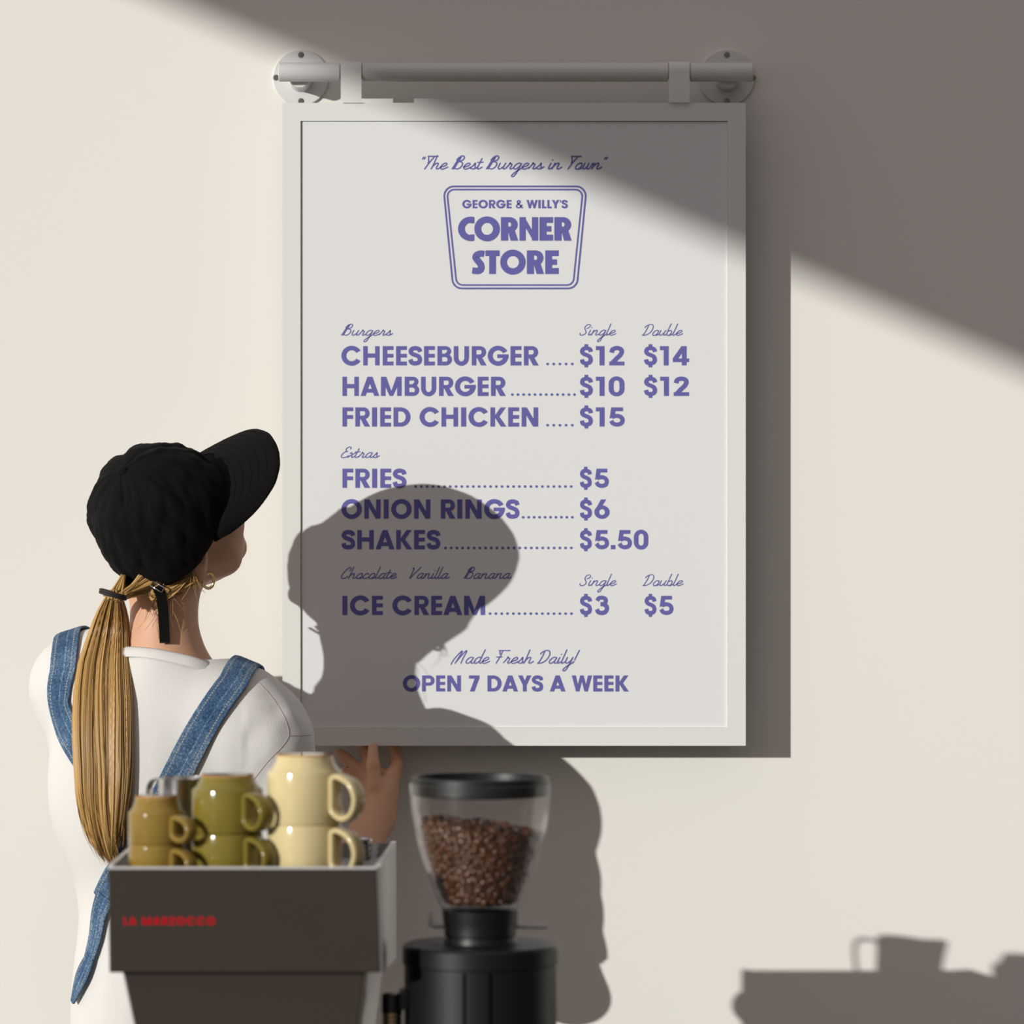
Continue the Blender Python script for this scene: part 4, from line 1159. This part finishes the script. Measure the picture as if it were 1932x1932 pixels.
chain([kn['r'], W(676, 1452, .044), W(654, 1432, .040), W(641, 1420, .043)], [.0105, .0088, .0080, .0068])
chain([kn['p'], W(676, 1482, .050), W(659, 1466, .047), W(648, 1455, .049)], [.0095, .0078, .0070, .0060])
# left hand behind the lower corner of the sign
hd = Vector((1, .12, .10)).normalized()
pl = wrL + hd * .075
b.cone(wrL, pl, .020, .017, .015)
for i, (dz, L_) in enumerate(((.022, .062), (.008, .070), (-.006, .066), (-.019, .052))):
    q0 = pl + Vector((0, .004, dz)); q1 = q0 + hd * L_ * .5 + Vector((0, .012, .006)); q2 = q1 + Vector((.018, .020, .008)) * (L_ / .066)
    b.cone(wrL + Vector((.01, 0, dz * .5)), q0, .014, .0115, .012)
    chain([q0, q1, q2], [.0105, .0088, .0068])
chain([wrL + hd * .02, wrL + hd * .045 + Vector((0, -.006, .030)), wrL + hd * .075 + Vector((.006, -.008, .046))], [.014, .0105, .0078])
V, F = body.surface()
V = relax(V, F, 2, .45)
me = mesh_from('body', V, F)
ob_body = link('body', me, M_skin, person)
# lips are a touch redder
me.materials.append(M_lip)
ctr = np.zeros(len(me.polygons) * 3); me.polygons.foreach_get('center', ctr); ctr = ctr.reshape(-1, 3) - np.array(hc)
lu = ctr @ np.array(Uh); lf = ctr @ np.array(Fh); lr = ctr @ np.array(Rh)
mi = ((lf > .084) & (np.abs(lu + .0572) < .0085 * np.sqrt(np.clip(1 - (lr / .021) ** 2, 0, 1)))).astype(np.int32)
me.polygons.foreach_set('material_index', mi)
for s in (-1, 1):
    mb = MB()
    q = Matrix.Translation(H(.0775, s * .031, .004)) @ Fh.to_track_quat('Z', 'Y').to_matrix().to_4x4()
    prof = [(.0115 * math.sin(a), -.0115 * math.cos(a)) for a in [math.pi * i / 14 for i in range(15)]]
    mb.lathe([(max(r, 0), z) for r, z in prof[:12]], 20, q)
    mb.lathe([(r + .0002, z + .0002) for r, z in prof[11:14]] + [(0, .0117)], 20, q, mi=1)
    mb.build('eye', [M_eye, M_iris], person)
body_bvh = BVHTree.FromPolygons([Vector(v) for v in V.tolist()], F.tolist())

# t-shirt
SH = .0045
sf = Field((-.78, -.52, .62), (-.12, -.02, 1.50), SH)
tsR = W(450, 1360, .35); tsL = W(157, 1300, .262)
nb = neck0 - Vector((0, 0, .022))
hemR = shR.lerp(elR, .92); hemL = shL.lerp(elL, .88)
aR = (elR - shR).normalized(); aL = (elL - shL).normalized()
sf.cone(tsR, W(492, 1402, .35), .052, .062, .03); sf.cone(W(492, 1402, .35), hemR, .0645, .046, .03); sf.cone(tsL, hemL, .057, .062, .035)
# hems
sf.cut(shR.lerp(elR, .84), aR, lo=shR.lerp(elR, .84) - Vector((.075, .09, .09)), hi=hemR + Vector((.11, .1, .12)))
sf.cut(shL.lerp(elL, .80), aL, lo=hemL - Vector((.10, .09, .13)), hi=hemL + Vector((.062, .10, .03)))
sf.cone(shR.lerp(elR, .74), elR, .0425, .0425, 0, 'sub'); sf.cone(shL.lerp(elL, .60), elL, .046, .056, 0, 'sub')
# trunk and shoulders of the shirt
sf.ell(chest, XYZ, (.158, .098, .180), .04)
sf.ell(waist, XYZ, (.106, .088, .24), .05)
sf.ell(hips + Vector((0, 0, .03)), XYZ, (.130, .102, .22), .06)
sf.cone(tsL, tsR, .050, .052, .06)
sf.cone(nb, tsR, .050, .046, .04); sf.cone(nb, tsL, .052, .050, .04)
sf.cone(nb + Vector((0, 0, .020)), nb - Vector((0, 0, .05)), .0580, .070, .02)
sf.cone(W(262, 1222, .30), W(158, 1288, .25), .046, .054, .03)
# neck opening: a plane through the collar, seen falling to the right
cA = W(247, 1205, .40); cB = W(385, 1250, .375); cC = W(300, 1300, .24)
cn = (cB - cA).cross(cC - cA).normalized()
if cn.z < 0: cn = -cn
sl, (x, y, z) = sf.region(neck0 - Vector((.14, .14, .12)), neck0 + Vector((.14, .14, .16)))
far = np.maximum(0, np.sqrt((x - neck0.x) ** 2 + (y - neck0.y) ** 2) - .066)
sf.d[sl] = np.maximum(sf.d[sl], ((x - cA.x) * cn.x + (y - cA.y) * cn.y + (z - cA.z) * cn.z - far * 1.1).astype(np.float32))
sf.cut(Vector((0, 0, .665)), Vector((0, 0, -1)))
V, F = sf.surface()
V = relax(V, F, 4, .5)
# soft folds
P = V.copy()
tmp = mesh_from('tmp', V, F); nr = np.zeros(len(V) * 3); tmp.vertices.foreach_get('normal', nr); nr = nr.reshape(-1, 3)
amp = np.zeros(len(V))
aRn = np.array(aR); s0 = np.array(shR)
for i, (x, y, z) in enumerate(P.tolist()):
    t = noise.noise(Vector((x * 16, y * 16, z * 3.6))) * .0030 + noise.noise(Vector((x * 34 + 5, y * 34, z * 9))) * .0012
    rel = P[i] - s0; u = rel @ aRn
    if x > -.345 and z > .9:      # sleeve: creases running from the shoulder to the elbow
        t += noise.noise(Vector((x * 20 + z * 14, y * 30, z * 22 - x * 26))) * .0030
    if z > 1.30: t *= .55
    if x < -.53: t *= .7
    amp[i] = t
V = V + nr * amp[:, None]
bpy.data.meshes.remove(tmp)
me = mesh_from('t_shirt', V, F)
shirt = link('t_shirt', me, M_shirt, person)
shirt_bvh = BVHTree.FromPolygons([Vector(v) for v in V.tolist()], F.tolist())
# ribbed collar
cc_ = None
ring = []
for i in range(64):
    a = 2 * math.pi * i / 64
    e1 = (cB - cA).normalized(); e2 = cn.cross(e1)
    o = neck0 + Vector((.0, .0, .004)); o = o - cn * (o - cA).dot(cn)
    dirv = e1 * math.cos(a) + e2 * math.sin(a)
    hit = shirt_bvh.ray_cast(o + dirv * .16 - cn * .006, -dirv)
    r = (hit[0] - (o - cn * .006)).dot(dirv) if hit[0] is not None else .06
    ring.append((o, dirv, min(max(r, .045), .088)))
rad = [r for _, _, r in ring]
rad = [sum(rad[(i + j) % 64] for j in range(-4, 5)) / 9 for i in range(64)]
vs = []; fs = []
sec = [(-.0005, -.014), (.0022, -.010), (.0022, -.002), (.0008, .0015), (-.004, .0010), (-.005, -.006), (-.004, -.014)]
for (o, dv, _), r in zip(ring, rad):
    for a, h in sec: vs.append(o + dv * (r + a - h * .25) + cn * h)
m = len(sec)
for i in range(64):
    j = (i + 1) % 64
    for k_ in range(m - 1): fs.append((i * m + k_, j * m + k_, j * m + k_ + 1, i * m + k_ + 1))
mb = MB(); mb.add(vs, fs); mb.build('collar', M_shirt, shirt)

# trousers and shoes (below the picture)
tf = Field((-.66, -.50, .03), (-.20, -.16, .84), .006)
hb = Vector((hips.x, hips.y, 0))
tf.ell(Vector((hips.x, hips.y, .74)), XYZ, (.140, .092, .13), .05)
for s in (-1, 1):
    hp = Vector((hips.x + s * .075, hips.y, .70)); kn_ = Vector((hips.x + s * .085, hips.y + .01, .44)); an = Vector((hips.x + s * .09, hips.y - .015, .07))
    tf.cone(hp, kn_, .088, .070, .03); tf.cone(kn_, an, .070, .062, .02)
tf.cut(Vector((0, 0, .05)), Vector((0, 0, -1)))
tf.cut(Vector((0, 0, .80)), Vector((0, 0, 1)))
V, F = tf.surface(); V = relax(V, F, 3, .5)
link('trousers', mesh_from('trousers', V, F), M_trouser, person)
for s in (-1, 1):
    fx, fy = hips.x + s * .09, hips.y - .015
    sfl = Field((fx - .07, fy - .11, 0), (fx + .07, fy + .22, .14), .005)
    sfl.ell(Vector((fx, fy + .06, .035)), XYZ, (.043, .125, .045), .01)
    sfl.ell(Vector((fx, fy, .06)), XYZ, (.042, .055, .055), .03)
    sfl.cut(Vector((0, 0, .012)), Vector((0, 0, -1)))
    V, F = sfl.surface(); V = relax(V, F, 2, .5)
    sho = link('shoe', mesh_from('shoe', V, F), M_shoe, person)
    mb = MB(); pts = []
    for z in (0.0, .018):
        for i in range(28):
            a = 2 * math.pi * i / 28
            pts.append((fx + .045 * math.cos(a), fy + .055 + .128 * math.sin(a), z))
    mb.add(pts, [(i, (i + 1) % 28, 28 + (i + 1) % 28, 28 + i) for i in range(28)] + [tuple(reversed(range(28))), tuple(28 + i for i in range(28))])
    mb.build('sole', M_sole, sho, auto=.6)

# denim apron: crossing straps, ties and bib
CAM = Vector((0, -D, CH))
def on_shirt(px, py, off=.004):
    d_ = (W(px, py, .3) - CAM).normalized()
    h = shirt_bvh.ray_cast(CAM, d_)
    if h[0] is None:
        h = shirt_bvh.find_nearest(W(px, py, .36))
    return h[0] + h[1] * off, h[1]
def near(p, off=.004):
    h = shirt_bvh.find_nearest(Vector(p))
    n_ = h[1]
    return h[0] + n_ * off, n_
apron = empty('denim_apron', (-.43, -.33, 1.0)); apron.parent = person
apron.matrix_parent_inverse = Matrix.Translation(-person.location)
apron['label'] = 'blue denim apron with wide straps that cross at the back'
def ribbon(name, samples, w, parent, th=.0024, wprof=None):
    """samples: list of (point, normal)."""
    pts = [s[0] for s in samples]; nn = [s[1] for s in samples]
    m = len(pts)
    for _ in range(3):
        pts = [pts[0]] + [pts[i] * .5 + (pts[i - 1] + pts[i + 1]) * .25 for i in range(1, m - 1)] + [pts[-1]]
    for _ in range(6):
        nn = [(nn[max(i - 1, 0)] + nn[i] * 2 + nn[min(i + 1, m - 1)]).normalized() for i in range(m)]
    L = [0]
    for i in range(1, m): L.append(L[-1] + (pts[i] - pts[i - 1]).length)
    nc = 8; vs = []; uvs = []
    for i in range(m):
        t = (pts[min(i + 1, m - 1)] - pts[max(i - 1, 0)]).normalized()
        sdv = t.cross(nn[i]).normalized(); nv = sdv.cross(t).normalized()
        if nv.dot(nn[i]) < 0: nv = -nv
        ww = w * (wprof(i / (m - 1)) if wprof else 1)
        for q in range(nc + 1):
            u = q / nc - .5
            p = pts[i] + sdv * (u * ww)
            ed = 1 - max(0, abs(u) - .40) / .10 * .35
            vs.append(p + nv * (th * ed)); uvs.append((q / nc, L[i]))
        for q in range(nc + 1):
            u = q / nc - .5
            vs.append(pts[i] + sdv * (u * ww) - nv * .0006); uvs.append((q / nc, L[i]))
    fs = []; R_ = 2 * (nc + 1)
    for i in range(m - 1):
        for q in range(nc):
            a = i * R_ + q; c = (i + 1) * R_ + q
            fs.append((a, a + 1, c + 1, c)); fs.append((a + nc + 1, c + nc + 1, c + nc + 2, a + nc + 2))
        for q in (0, nc):
            a = i * R_ + q; c = (i + 1) * R_ + q
            fs.append((a, c, c + nc + 1, a + nc + 1) if q == 0 else (a, a + nc + 1, c + nc + 1, c))
    me = bpy.data.meshes.new(name); me.from_pydata([tuple(v) for v in vs], [], fs)
    uvl = me.uv_layers.new(name='UVMap')
    for lp in me.loops: uvl.data[lp.index].uv = uvs[lp.vertex_index]
    me.update(); bm = bmesh.new(); bm.from_mesh(me); bmesh.ops.recalc_face_normals(bm, faces=bm.faces)
    for e_ in bm.edges:
        if len(e_.link_faces) == 2 and e_.calc_face_angle(0) > .7: e_.smooth = False
    for f_ in bm.faces: f_.smooth = True
    bm.to_mesh(me); bm.free()
    o = bpy.data.objects.new(name, me); COL.objects.link(o); me.materials.append(M_denim)
    o.parent = parent; o.matrix_parent_inverse = Matrix.Translation(-(Vector((-.43, -.33, 1.0)))) if parent is apron else Matrix()
    return o
def path_px(P, n=10): return [tuple(v.to_2d()) for v in catmull([(x, y, 0) for x, y in P], n)]
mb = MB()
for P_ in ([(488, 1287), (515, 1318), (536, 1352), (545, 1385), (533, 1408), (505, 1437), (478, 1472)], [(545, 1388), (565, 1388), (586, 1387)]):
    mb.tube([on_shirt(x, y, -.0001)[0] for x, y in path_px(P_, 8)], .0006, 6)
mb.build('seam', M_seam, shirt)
right_px = path_px([(441, 1288), (418, 1318), (385, 1368), (355, 1420), (325, 1478), (295, 1535), (258, 1600), (222, 1655), (199, 1700)])
right = [on_shirt(x, y) for x, y in right_px]
over = [W(458, 1274, .345), W(468, 1276, .31), W(462, 1305, .262), W(440, 1380, .225), W(420, 1480, .21)]
over_s = [near(p) for p in catmull([right[0][0]] + over, 8)[1:]]
ribbon('strap', list(reversed(over_s)) + right, .0375, apron)
left_px = path_px([(122, 1262), (115, 1300), (118, 1340), (137, 1390), (175, 1450), (225, 1530), (280, 1600), (340, 1660), (400, 1710)])
left = [on_shirt(x, y) for x, y in left_px]
overl = [W(134, 1236, .30), W(142, 1226, .27), W(165, 1250, .225), W(200, 1330, .20), (-.47, -.19, 1.15)]
overl_s = [near(p) for p in catmull([left[0][0]] + overl, 8)[1:]]
ribbon('strap', list(reversed(overl_s)) + left, .0375, apron)
# strap end, loop and tie at the waist on the left
tie_px = path_px([(204, 1690), (193, 1725), (187, 1765), (178, 1800), (170, 1826)])
tie = [on_shirt(x, y, .006) for x, y in tie_px]
ribbon('tie', tie, .030, apron, wprof=lambda t: 1.0 - .45 * t)
low_px = path_px([(178, 1806), (167, 1832), (157, 1858), (147, 1890)])
low = [on_shirt(x, y, .007) for x, y in low_px]
ribbon('tie_loop', low, .024, apron, wprof=lambda t: .65 + .5 * math.sin(math.pi * t) - .3 * t)
# bib and skirt in front
bibv = []; nC, nR = 20, 26
yl = [-.19] * (nC + 1)
for j in range(nR + 1):
    z = 1.20 - .62 * j / nR
    hw = .075 + .055 * min(1, j / 10)
    for i in range(nC + 1):
        x = hips.x + (i / nC * 2 - 1) * hw
        h = shirt_bvh.ray_cast(Vector((x, -.03, max(z, .70))), Vector((0, -1, 0)))
        if h[0] is not None: yl[i] = min(-.15, h[0].y + .006) if j == 0 else .6 * yl[i] + .4 * (h[0].y + .006)
        if h[0] is not None: yl[i] = max(yl[i], h[0].y + .004)
        bibv.append(Vector((x, yl[i], z)))
mb = MB(); mb.add(bibv, [(j * (nC + 1) + i, j * (nC + 1) + i + 1, (j + 1) * (nC + 1) + i + 1, (j + 1) * (nC + 1) + i) for j in range(nR) for i in range(nC)])
o = mb.build('bib', M_denim, None)
o.parent = apron; o.matrix_parent_inverse = Matrix.Translation(-Vector((-.43, -.33, 1.0)))
sol = o.modifiers.new('thickness', 'SOLIDIFY'); sol.thickness = .003; sol.offset = 1
uvl = o.data.uv_layers.new(name='UVMap')
for lp in o.data.loops: uvl.data[lp.index].uv = ((lp.vertex_index % (nC + 1)) / nC, (lp.vertex_index // (nC + 1)) * .02)

# cap
def C(f, r, u): return cc + Fc * f + Rc * r + Uc * u
cap = empty('cap', cc); cap.parent = person; cap.matrix_parent_inverse = Matrix.Translation(-person.location)
cap['label'] = 'black cotton baseball cap tilted back, buckled strap hanging at the nape'
def cap_part(name, mbx, m, parent=None, **kw):
    o = mbx.build(name, m, None, **kw)
    o.parent = parent or cap
    o.matrix_parent_inverse = Matrix.Translation(-cc) if parent is None else Matrix()
    return o
NA, NR_ = 144, 34
def crown_pt(a, t, off=0.0):
    """a: angle from the front; t: 0 at the button, 1 at the rim."""
    f, r = math.cos(a), math.sin(a)
    ph = t * math.radians(101 + 6 * max(0, -f) - 15 * max(0, f))
    # high soft crown, a little boxy
    rad = math.sin(min(ph, math.radians(96))) ** .86
    if ph > math.radians(90): rad = 1 - (ph - math.radians(90)) * .16
    up = math.cos(ph) if ph <= math.pi / 2 else -(ph - math.pi / 2) * 1.18
    fl = .098 if f > 0 else .087
    back = max(0, -f)
    drop = 0
    p = C(f * fl * rad - .002, r * .0885 * rad, .104 * up - (drop * max(0, t - .6) / .4) - .002)
    nrm = (Fc * (f / fl * rad) + Rc * (r / .0885 * rad) + Uc * (up / .104)).normalized()
    d_ = 0
    # six panel seams
    sa = (a / (math.pi / 3) + .5) % 1 - .5
    d_ -= .0011 * math.exp(-(sa / .035) ** 2) * min(1, t * 4)
    # slack creases, stronger towards the rim
    w = max(0, t - .25)
    d_ += noise.noise(Vector((f * 3.2 + 7, r * 3.2, t * 1.5))) * .007 * min(1, t * 2.2)
    d_ += noise.noise(Vector((f * 8, r * 8, t * 2.2 + 3))) * .0045 * w * 1.3
    d_ += noise.noise(Vector((f * 6 + t * 7, r * 6 - t * 3, t * 6))) * .0030 * min(1, t * 2)
    if t > .75: d_ *= (1 - t) / .25 * .85 + .15
    return p + nrm * (d_ + off), nrm
vs = []; fs = []
for j in range(NR_ + 1):
    t = .03 + .97 * j / NR_
    for i in range(NA): vs.append(crown_pt(2 * math.pi * i / NA, t)[0])
ti = len(vs); vs.append(crown_pt(0, .0)[0])
for j in range(NR_):
    for i in range(NA):
        i2 = (i + 1) % NA; fs.append((j * NA + i, (j + 1) * NA + i, (j + 1) * NA + i2, j * NA + i2))
fs += [(ti, i, (i + 1) % NA) for i in range(NA)]
mb = MB(); mb.add(vs, fs)
crown = cap_part('crown', mb, M_cap)
sol = crown.modifiers.new('thickness', 'SOLIDIFY'); sol.thickness = .0022; sol.offset = -1
# stitched hem band
mb = MB()
for tt in (.905, .985):
    mb.tube([crown_pt(2 * math.pi * i / 96, tt, .0002)[0] for i in range(96)], .0006, 5, closed=True)
cap_part('rim_stitching', mb, M_cap, crown)
bt, bn = crown_pt(0, 0)
mb = MB(); mb.lathe([(0, -.003), (.0078, -.002), (.0086, .0012), (.0072, .0042), (.004, .0058), (0, .0062)], 28, Matrix.Translation(bt - Uc * .0004) @ Uc.to_track_quat('Z', 'Y').to_matrix().to_4x4())
cap_part('button', mb, M_cap)
for i in range(6):
    a = math.radians(30 + 60 * i)
    p, n_ = crown_pt(a, .52)
    Mq = Matrix.Translation(p + n_ * .0004) @ n_.to_track_quat('Z', 'Y').to_matrix().to_4x4()
    mb = MB(); mb.tube([Mq @ Vector((.0036 * math.cos(k_ * math.pi / 9), .0036 * math.sin(k_ * math.pi / 9), 0)) for k_ in range(18)], .0011, 6, closed=True)
    cap_part('eyelet', mb, M_cap)
# visor
vs = []; nU, nV = 40, 14
half = math.radians(66)
def visor_pt(s, v):
    a = s * half
    root = crown_pt(a, .985)[0]
    out = .085 * (max(0, 1 - abs(s) ** 2.6)) ** .62
    d = Fc * .97 + Rc * (.24 * s) - Uc * .05
    p = root + d * (out * v)
    # the visor bends down at its sides and a little towards its edge
    p -= Uc * (.001 * v + .010 * (s * s) * (out / .082) * v + .008 * v * v)
    return p
top = []; bot = []
for i in range(nU + 1):
    for j in range(nV + 1):
        s = (i / nU * 2 - 1); s = math.copysign(abs(s) ** .8, s)
        p = visor_pt(s, j / nV) ; top.append(p)
me_v = [p + Uc * .0012 for p in top]
mb = MB(); mb.add(me_v, [(i * (nV + 1) + j, i * (nV + 1) + j + 1, (i + 1) * (nV + 1) + j + 1, (i + 1) * (nV + 1) + j) for i in range(nU) for j in range(nV)])
visor = cap_part('visor', mb, M_cap)
sol = visor.modifiers.new('thickness', 'SOLIDIFY'); sol.thickness = .0034; sol.offset = 0
mb = MB()
for j in range(3, nV, 2):
    mb.tube([me_v[i * (nV + 1) + j] + Uc * .0019 for i in range(1, nU)], .00045, 4)
cap_part('visor_stitching', mb, M_cap, visor)
# adjusting strap: band across the opening and the loose end
def cap_ribbon(name, pts, nrms, w, m, th=.0016):
    pts = [Vector(p) for p in pts]; vs = []; k_ = len(pts)
    for i, p in enumerate(pts):
        t = (pts[min(i + 1, k_ - 1)] - pts[max(i - 1, 0)]).normalized(); n_ = nrms[i]
        s_ = t.cross(n_).normalized(); n2 = s_.cross(t)
        for a, h in ((-.5, 0), (.5, 0), (.5, th), (-.5, th)): vs.append(p + s_ * (a * w) + n2 * h)
    fs = [(4 * i + q, 4 * i + (q + 1) % 4, 4 * (i + 1) + (q + 1) % 4, 4 * (i + 1) + q) for i in range(k_ - 1) for q in range(4)]
    fs += [(3, 2, 1, 0), (4 * k_ - 4, 4 * k_ - 3, 4 * k_ - 2, 4 * k_ - 1)]
    mb = MB(); mb.add(vs, fs)
    return cap_part(name, mb, m, smooth=False)
tail_px = catmull([(296, 1106, 0), (303, 1122, 0), (307, 1145, 0), (309, 1175, 0), (311, 1213, 0)], 6)
tz = .322 + .060
tail = []
for i, v in enumerate(tail_px):
    u = i / (len(tail_px) - 1)
    h = body_bvh.ray_cast(CAM, (W(v.x, v.y, .35) - CAM).normalized())
    zz = -h[0].y if h[0] is not None else tz
    tail.append(W(v.x, v.y, zz + .006 + .004 * (1 - u)))
cap_ribbon('strap', tail, [Vector((.1, -1, .1))] * len(tail), .0135, M_cap)
bz = W(297, 1107, -tail[0].y + .004)
Mb = Matrix.Translation(bz) @ Matrix.Rotation(math.radians(30), 4, 'Y') @ Matrix.Rotation(math.radians(-8), 4, 'Z')
mb = MB()
q = [Vector((-.0085, 0, -.0035)), Vector((.0085, 0, -.0035)), Vector((.0085, 0, .0035)), Vector((-.0085, 0, .0035))]
mb.tube([Mb @ p for p in [q[0], q[0] * .3 + q[1] * .7, q[1], q[2], q[2] * .3 + q[3] * .7, q[3]]], .0010, 8, closed=True)
cap_part('buckle', mb, M_chrome)

# hair
hr = random.Random(11)
tie_c = W(216, 1127, .402)
def head_pt(p, off):
    h = body_bvh.find_nearest(Vector(p)); return h[0] + h[1] * off
mb = MB()
starts = []
for i in range(150):
    u = hr.random()
    a = math.radians(100 + 170 * u)          # round the back of the rim, right side to left side
    starts.append((crown_pt(a, 1.0, -.004)[0], u))
for i in range(70):                           # hair drawn back over the ear and along the nape
    u = hr.random()
    starts.append((H(-.020 - .02 * hr.random(), .066, .02 - .055 * u) if hr.random() < .6 else H(-.07, .05 - .09 * u, -.045 - .012 * hr.random()), .1))
for p0, u in starts:
    q1 = p0.lerp(tie_c, .35); q2 = p0.lerp(tie_c, .7)
    o1 = head_pt(q1, .004 + hr.random() * .004); o2 = head_pt(q2, .006 + hr.random() * .006)
    e_ = tie_c + Vector((hr.gauss(0, .0045), hr.gauss(0, .003), hr.gauss(0, .002)))
    o2 = o2.lerp(q2, .5)
    pts = catmull([p0, o1, o2, e_], 6)
    mb.tube(pts, [.0022] * (len(pts) - 2) + [.0019, .0016], 5, flat=.7)
for i in range(110):
    p0 = head_pt(W(hr.uniform(300, 376), 1118 - hr.uniform(-8, 40), .38), .003)
    m1 = head_pt(W(hr.uniform(285, 320), hr.uniform(1102, 1132), .38), .0045 + hr.random() * .004); m2 = head_pt(W(hr.uniform(245, 262), hr.uniform(1106, 1128), .40), .006 + hr.random() * .005)
    e_ = tie_c + Vector((hr.gauss(0.004, .004), hr.gauss(0, .003), hr.gauss(-.001, .002)))
    mb.tube(catmull([p0, m1, m2, e_], 6), .0013, 5, flat=.7)
ph = mb.build('hair', M_hair, person)
# fine wisps at the nape and under the ear
mb = MB()
for i in range(36):
    if i < 26:
        p0 = head_pt(W(hr.uniform(235, 345), hr.uniform(1112, 1150), .42), .0015)
        dv = Vector((hr.uniform(-.02, .02), -.004, -hr.uniform(.02, .05)))
    else:
        p0 = head_pt(W(hr.uniform(350, 385), hr.uniform(1085, 1130), .41), .0015); dv = Vector((hr.uniform(.0, .016), .004, -hr.uniform(.015, .035)))
    pts = catmull([p0, p0 + dv * .5 + Vector((hr.gauss(0, .004), -.003, 0)), p0 + dv], 5)
    mb.tube(pts, [.00026] * (len(pts) - 1) + [.0001], 4)
mb.build('loose_hair', M_hair, person)
# ponytail
prof = [(1116, 206, 226), (1140, 190, 236), (1165, 178, 242), (1200, 165, 246), (1250, 148, 248), (1300, 140, 250), (1350, 137, 251), (1400, 137, 251), (1450, 140, 251), (1500, 143, 250), (1540, 147, 249), (1580, 154, 246), (1620, 167, 240), (1660, 186, 236)]
def pt_edges(y):
    for (a, l0, r0), (b_, l1, r1) in zip(prof, prof[1:]):
        if y <= b_:
            t = max(0, (y - a) / (b_ - a)); return l0 + (l1 - l0) * t, r0 + (r1 - r0) * t
    return prof[-1][1:]
zc = {}
for y in range(1110, 1680, 10):
    l, r = pt_edges(y); zs = []
    for x in (l + 10, (l + r) / 2, r - 10):
        h = shirt_bvh.ray_cast(CAM, (W(x, y, .35) - CAM).normalized())
        if h[0] is not None: zs.append(-h[0].y)
    zc[y] = max(zs) if zs else None
ys = sorted(zc)
zl = [zc[y] if zc[y] is not None else None for y in ys]
first = next(i for i, v in enumerate(zl) if v is not None)
zl = [(.400 + (zl[first] + .006 - .400) * (i / max(first, 1))) if i < first else (zl[i] + .006 if zl[i] is not None else .42) for i in range(len(zl))]
for _ in range(40): zl = [zl[0]] + [(zl[i - 1] + zl[i] * 2 + zl[i + 1]) / 4 for i in range(1, len(zl) - 1)] + [zl[-1]]
def pt_z(y):
    i = min(max((y - 1110) / 10, 0), len(zl) - 1.001); k_ = int(i); return zl[k_] + (zl[k_ + 1] - zl[k_]) * (i - k_)
mb = MB()
clumps = [(hr.uniform(-1, 1), hr.random() ** .7, hr.uniform(0, 6.28), hr.uniform(0, 6.28), hr.uniform(.02, .07)) for _ in range(46)]
def strand2(cl, off, rad, yend):
    s0, dep, p1, p2, wob = cl
    pts = []; rr = []; n_ = 24
    for i in range(n_ + 1):
        u = i / n_; y = 1114 + (yend - 1114) * u
        l, r = pt_edges(y); m_ = (l + r) / 2; hw = (r - l) / 2
        s = s0 + (wob * math.sin(p1 + u * 4.2) + wob * .3 * math.sin(p2 + u * 10)) * u + off * (.35 + .65 * min(1, u * 2.2)) * (1 - .5 * max(0, u - .75) / .25)
        s = max(-1.03, min(1.03, s))
        e_ = max(0, u - .78) / .22
        x = m_ + hw * s * .97 + e_ ** 2 * 12 * (1 if s < .25 else -.3)
        z = pt_z(y) + (dep * .015 + .002 + off * .02) * math.sqrt(max(.02, 1 - (s * .93) ** 2)) * min(1, .5 + u * 2.5)
        pts.append(W(x, y, z)); rr.append(rad * (.8 + .4 * min(1, u * 3)) * (1 - .8 * e_ ** 1.5))
    mb.tube(pts, rr, 5, flat=.8)
for cl in clumps:
    y0_ = 1652 - 60 * abs(cl[0] + .1) ** 1.6 - (25 if cl[0] > .35 else 0) - hr.random() * 30
    for k_ in range(30):
        strand2(cl, hr.gauss(0, .085), hr.choice((.0004, .0006, .0007, .0009)), y0_ - abs(hr.gauss(0, 22)))
for k_ in range(60):
    strand2((hr.uniform(-1, 1), hr.uniform(.3, .9), hr.uniform(0, 6.28), hr.uniform(0, 6.28), .12), 0, .00045, 1640 - hr.random() * 110)
for i in range(260):
    strand2((hr.uniform(-.98, .98), hr.uniform(-.1, .35), 0, 0, .02), 0, .0015, 1600 - 50 * hr.random())
ponytail = mb.build('ponytail', M_hair, person)
mb = MB()
tc_ = W(213, 1119, .404)
for k_, (ra, dz) in enumerate(((.0150, 0), (.0155, -.0032))):
    mb.tube([tc_ + Vector((ra * math.cos(a) * 1.05, ra * math.sin(a) * .8, dz - .30 * ra * math.cos(a))) for a in [2 * math.pi * i / 32 for i in range(32)]], .0021, 8, closed=True)
mb.build('hair_tie', M_elastic, person)
# earring in the visible ear
ep = H(-.018, .077, -.050)
ax = (Fh * .92 - Rh * .15).normalized()
cen = ep - Vector((0, 0, .0105))
mb = MB(); nrm_ = Rh.cross(Vector((0, 0, 1))).normalized()
e1 = (Rh * .45 + Fh * .75).normalized(); e2 = Vector((0, 0, 1)); e1 = (e1 - e2 * e1.dot(e2)).normalized()
mb.tube([cen + e1 * (.0072 * math.cos(a)) + e2 * (.0100 * math.sin(a)) for a in [2 * math.pi * i / 40 for i in range(40)]], .0019, 10, closed=True)
mb.build('earring', M_gold, person)
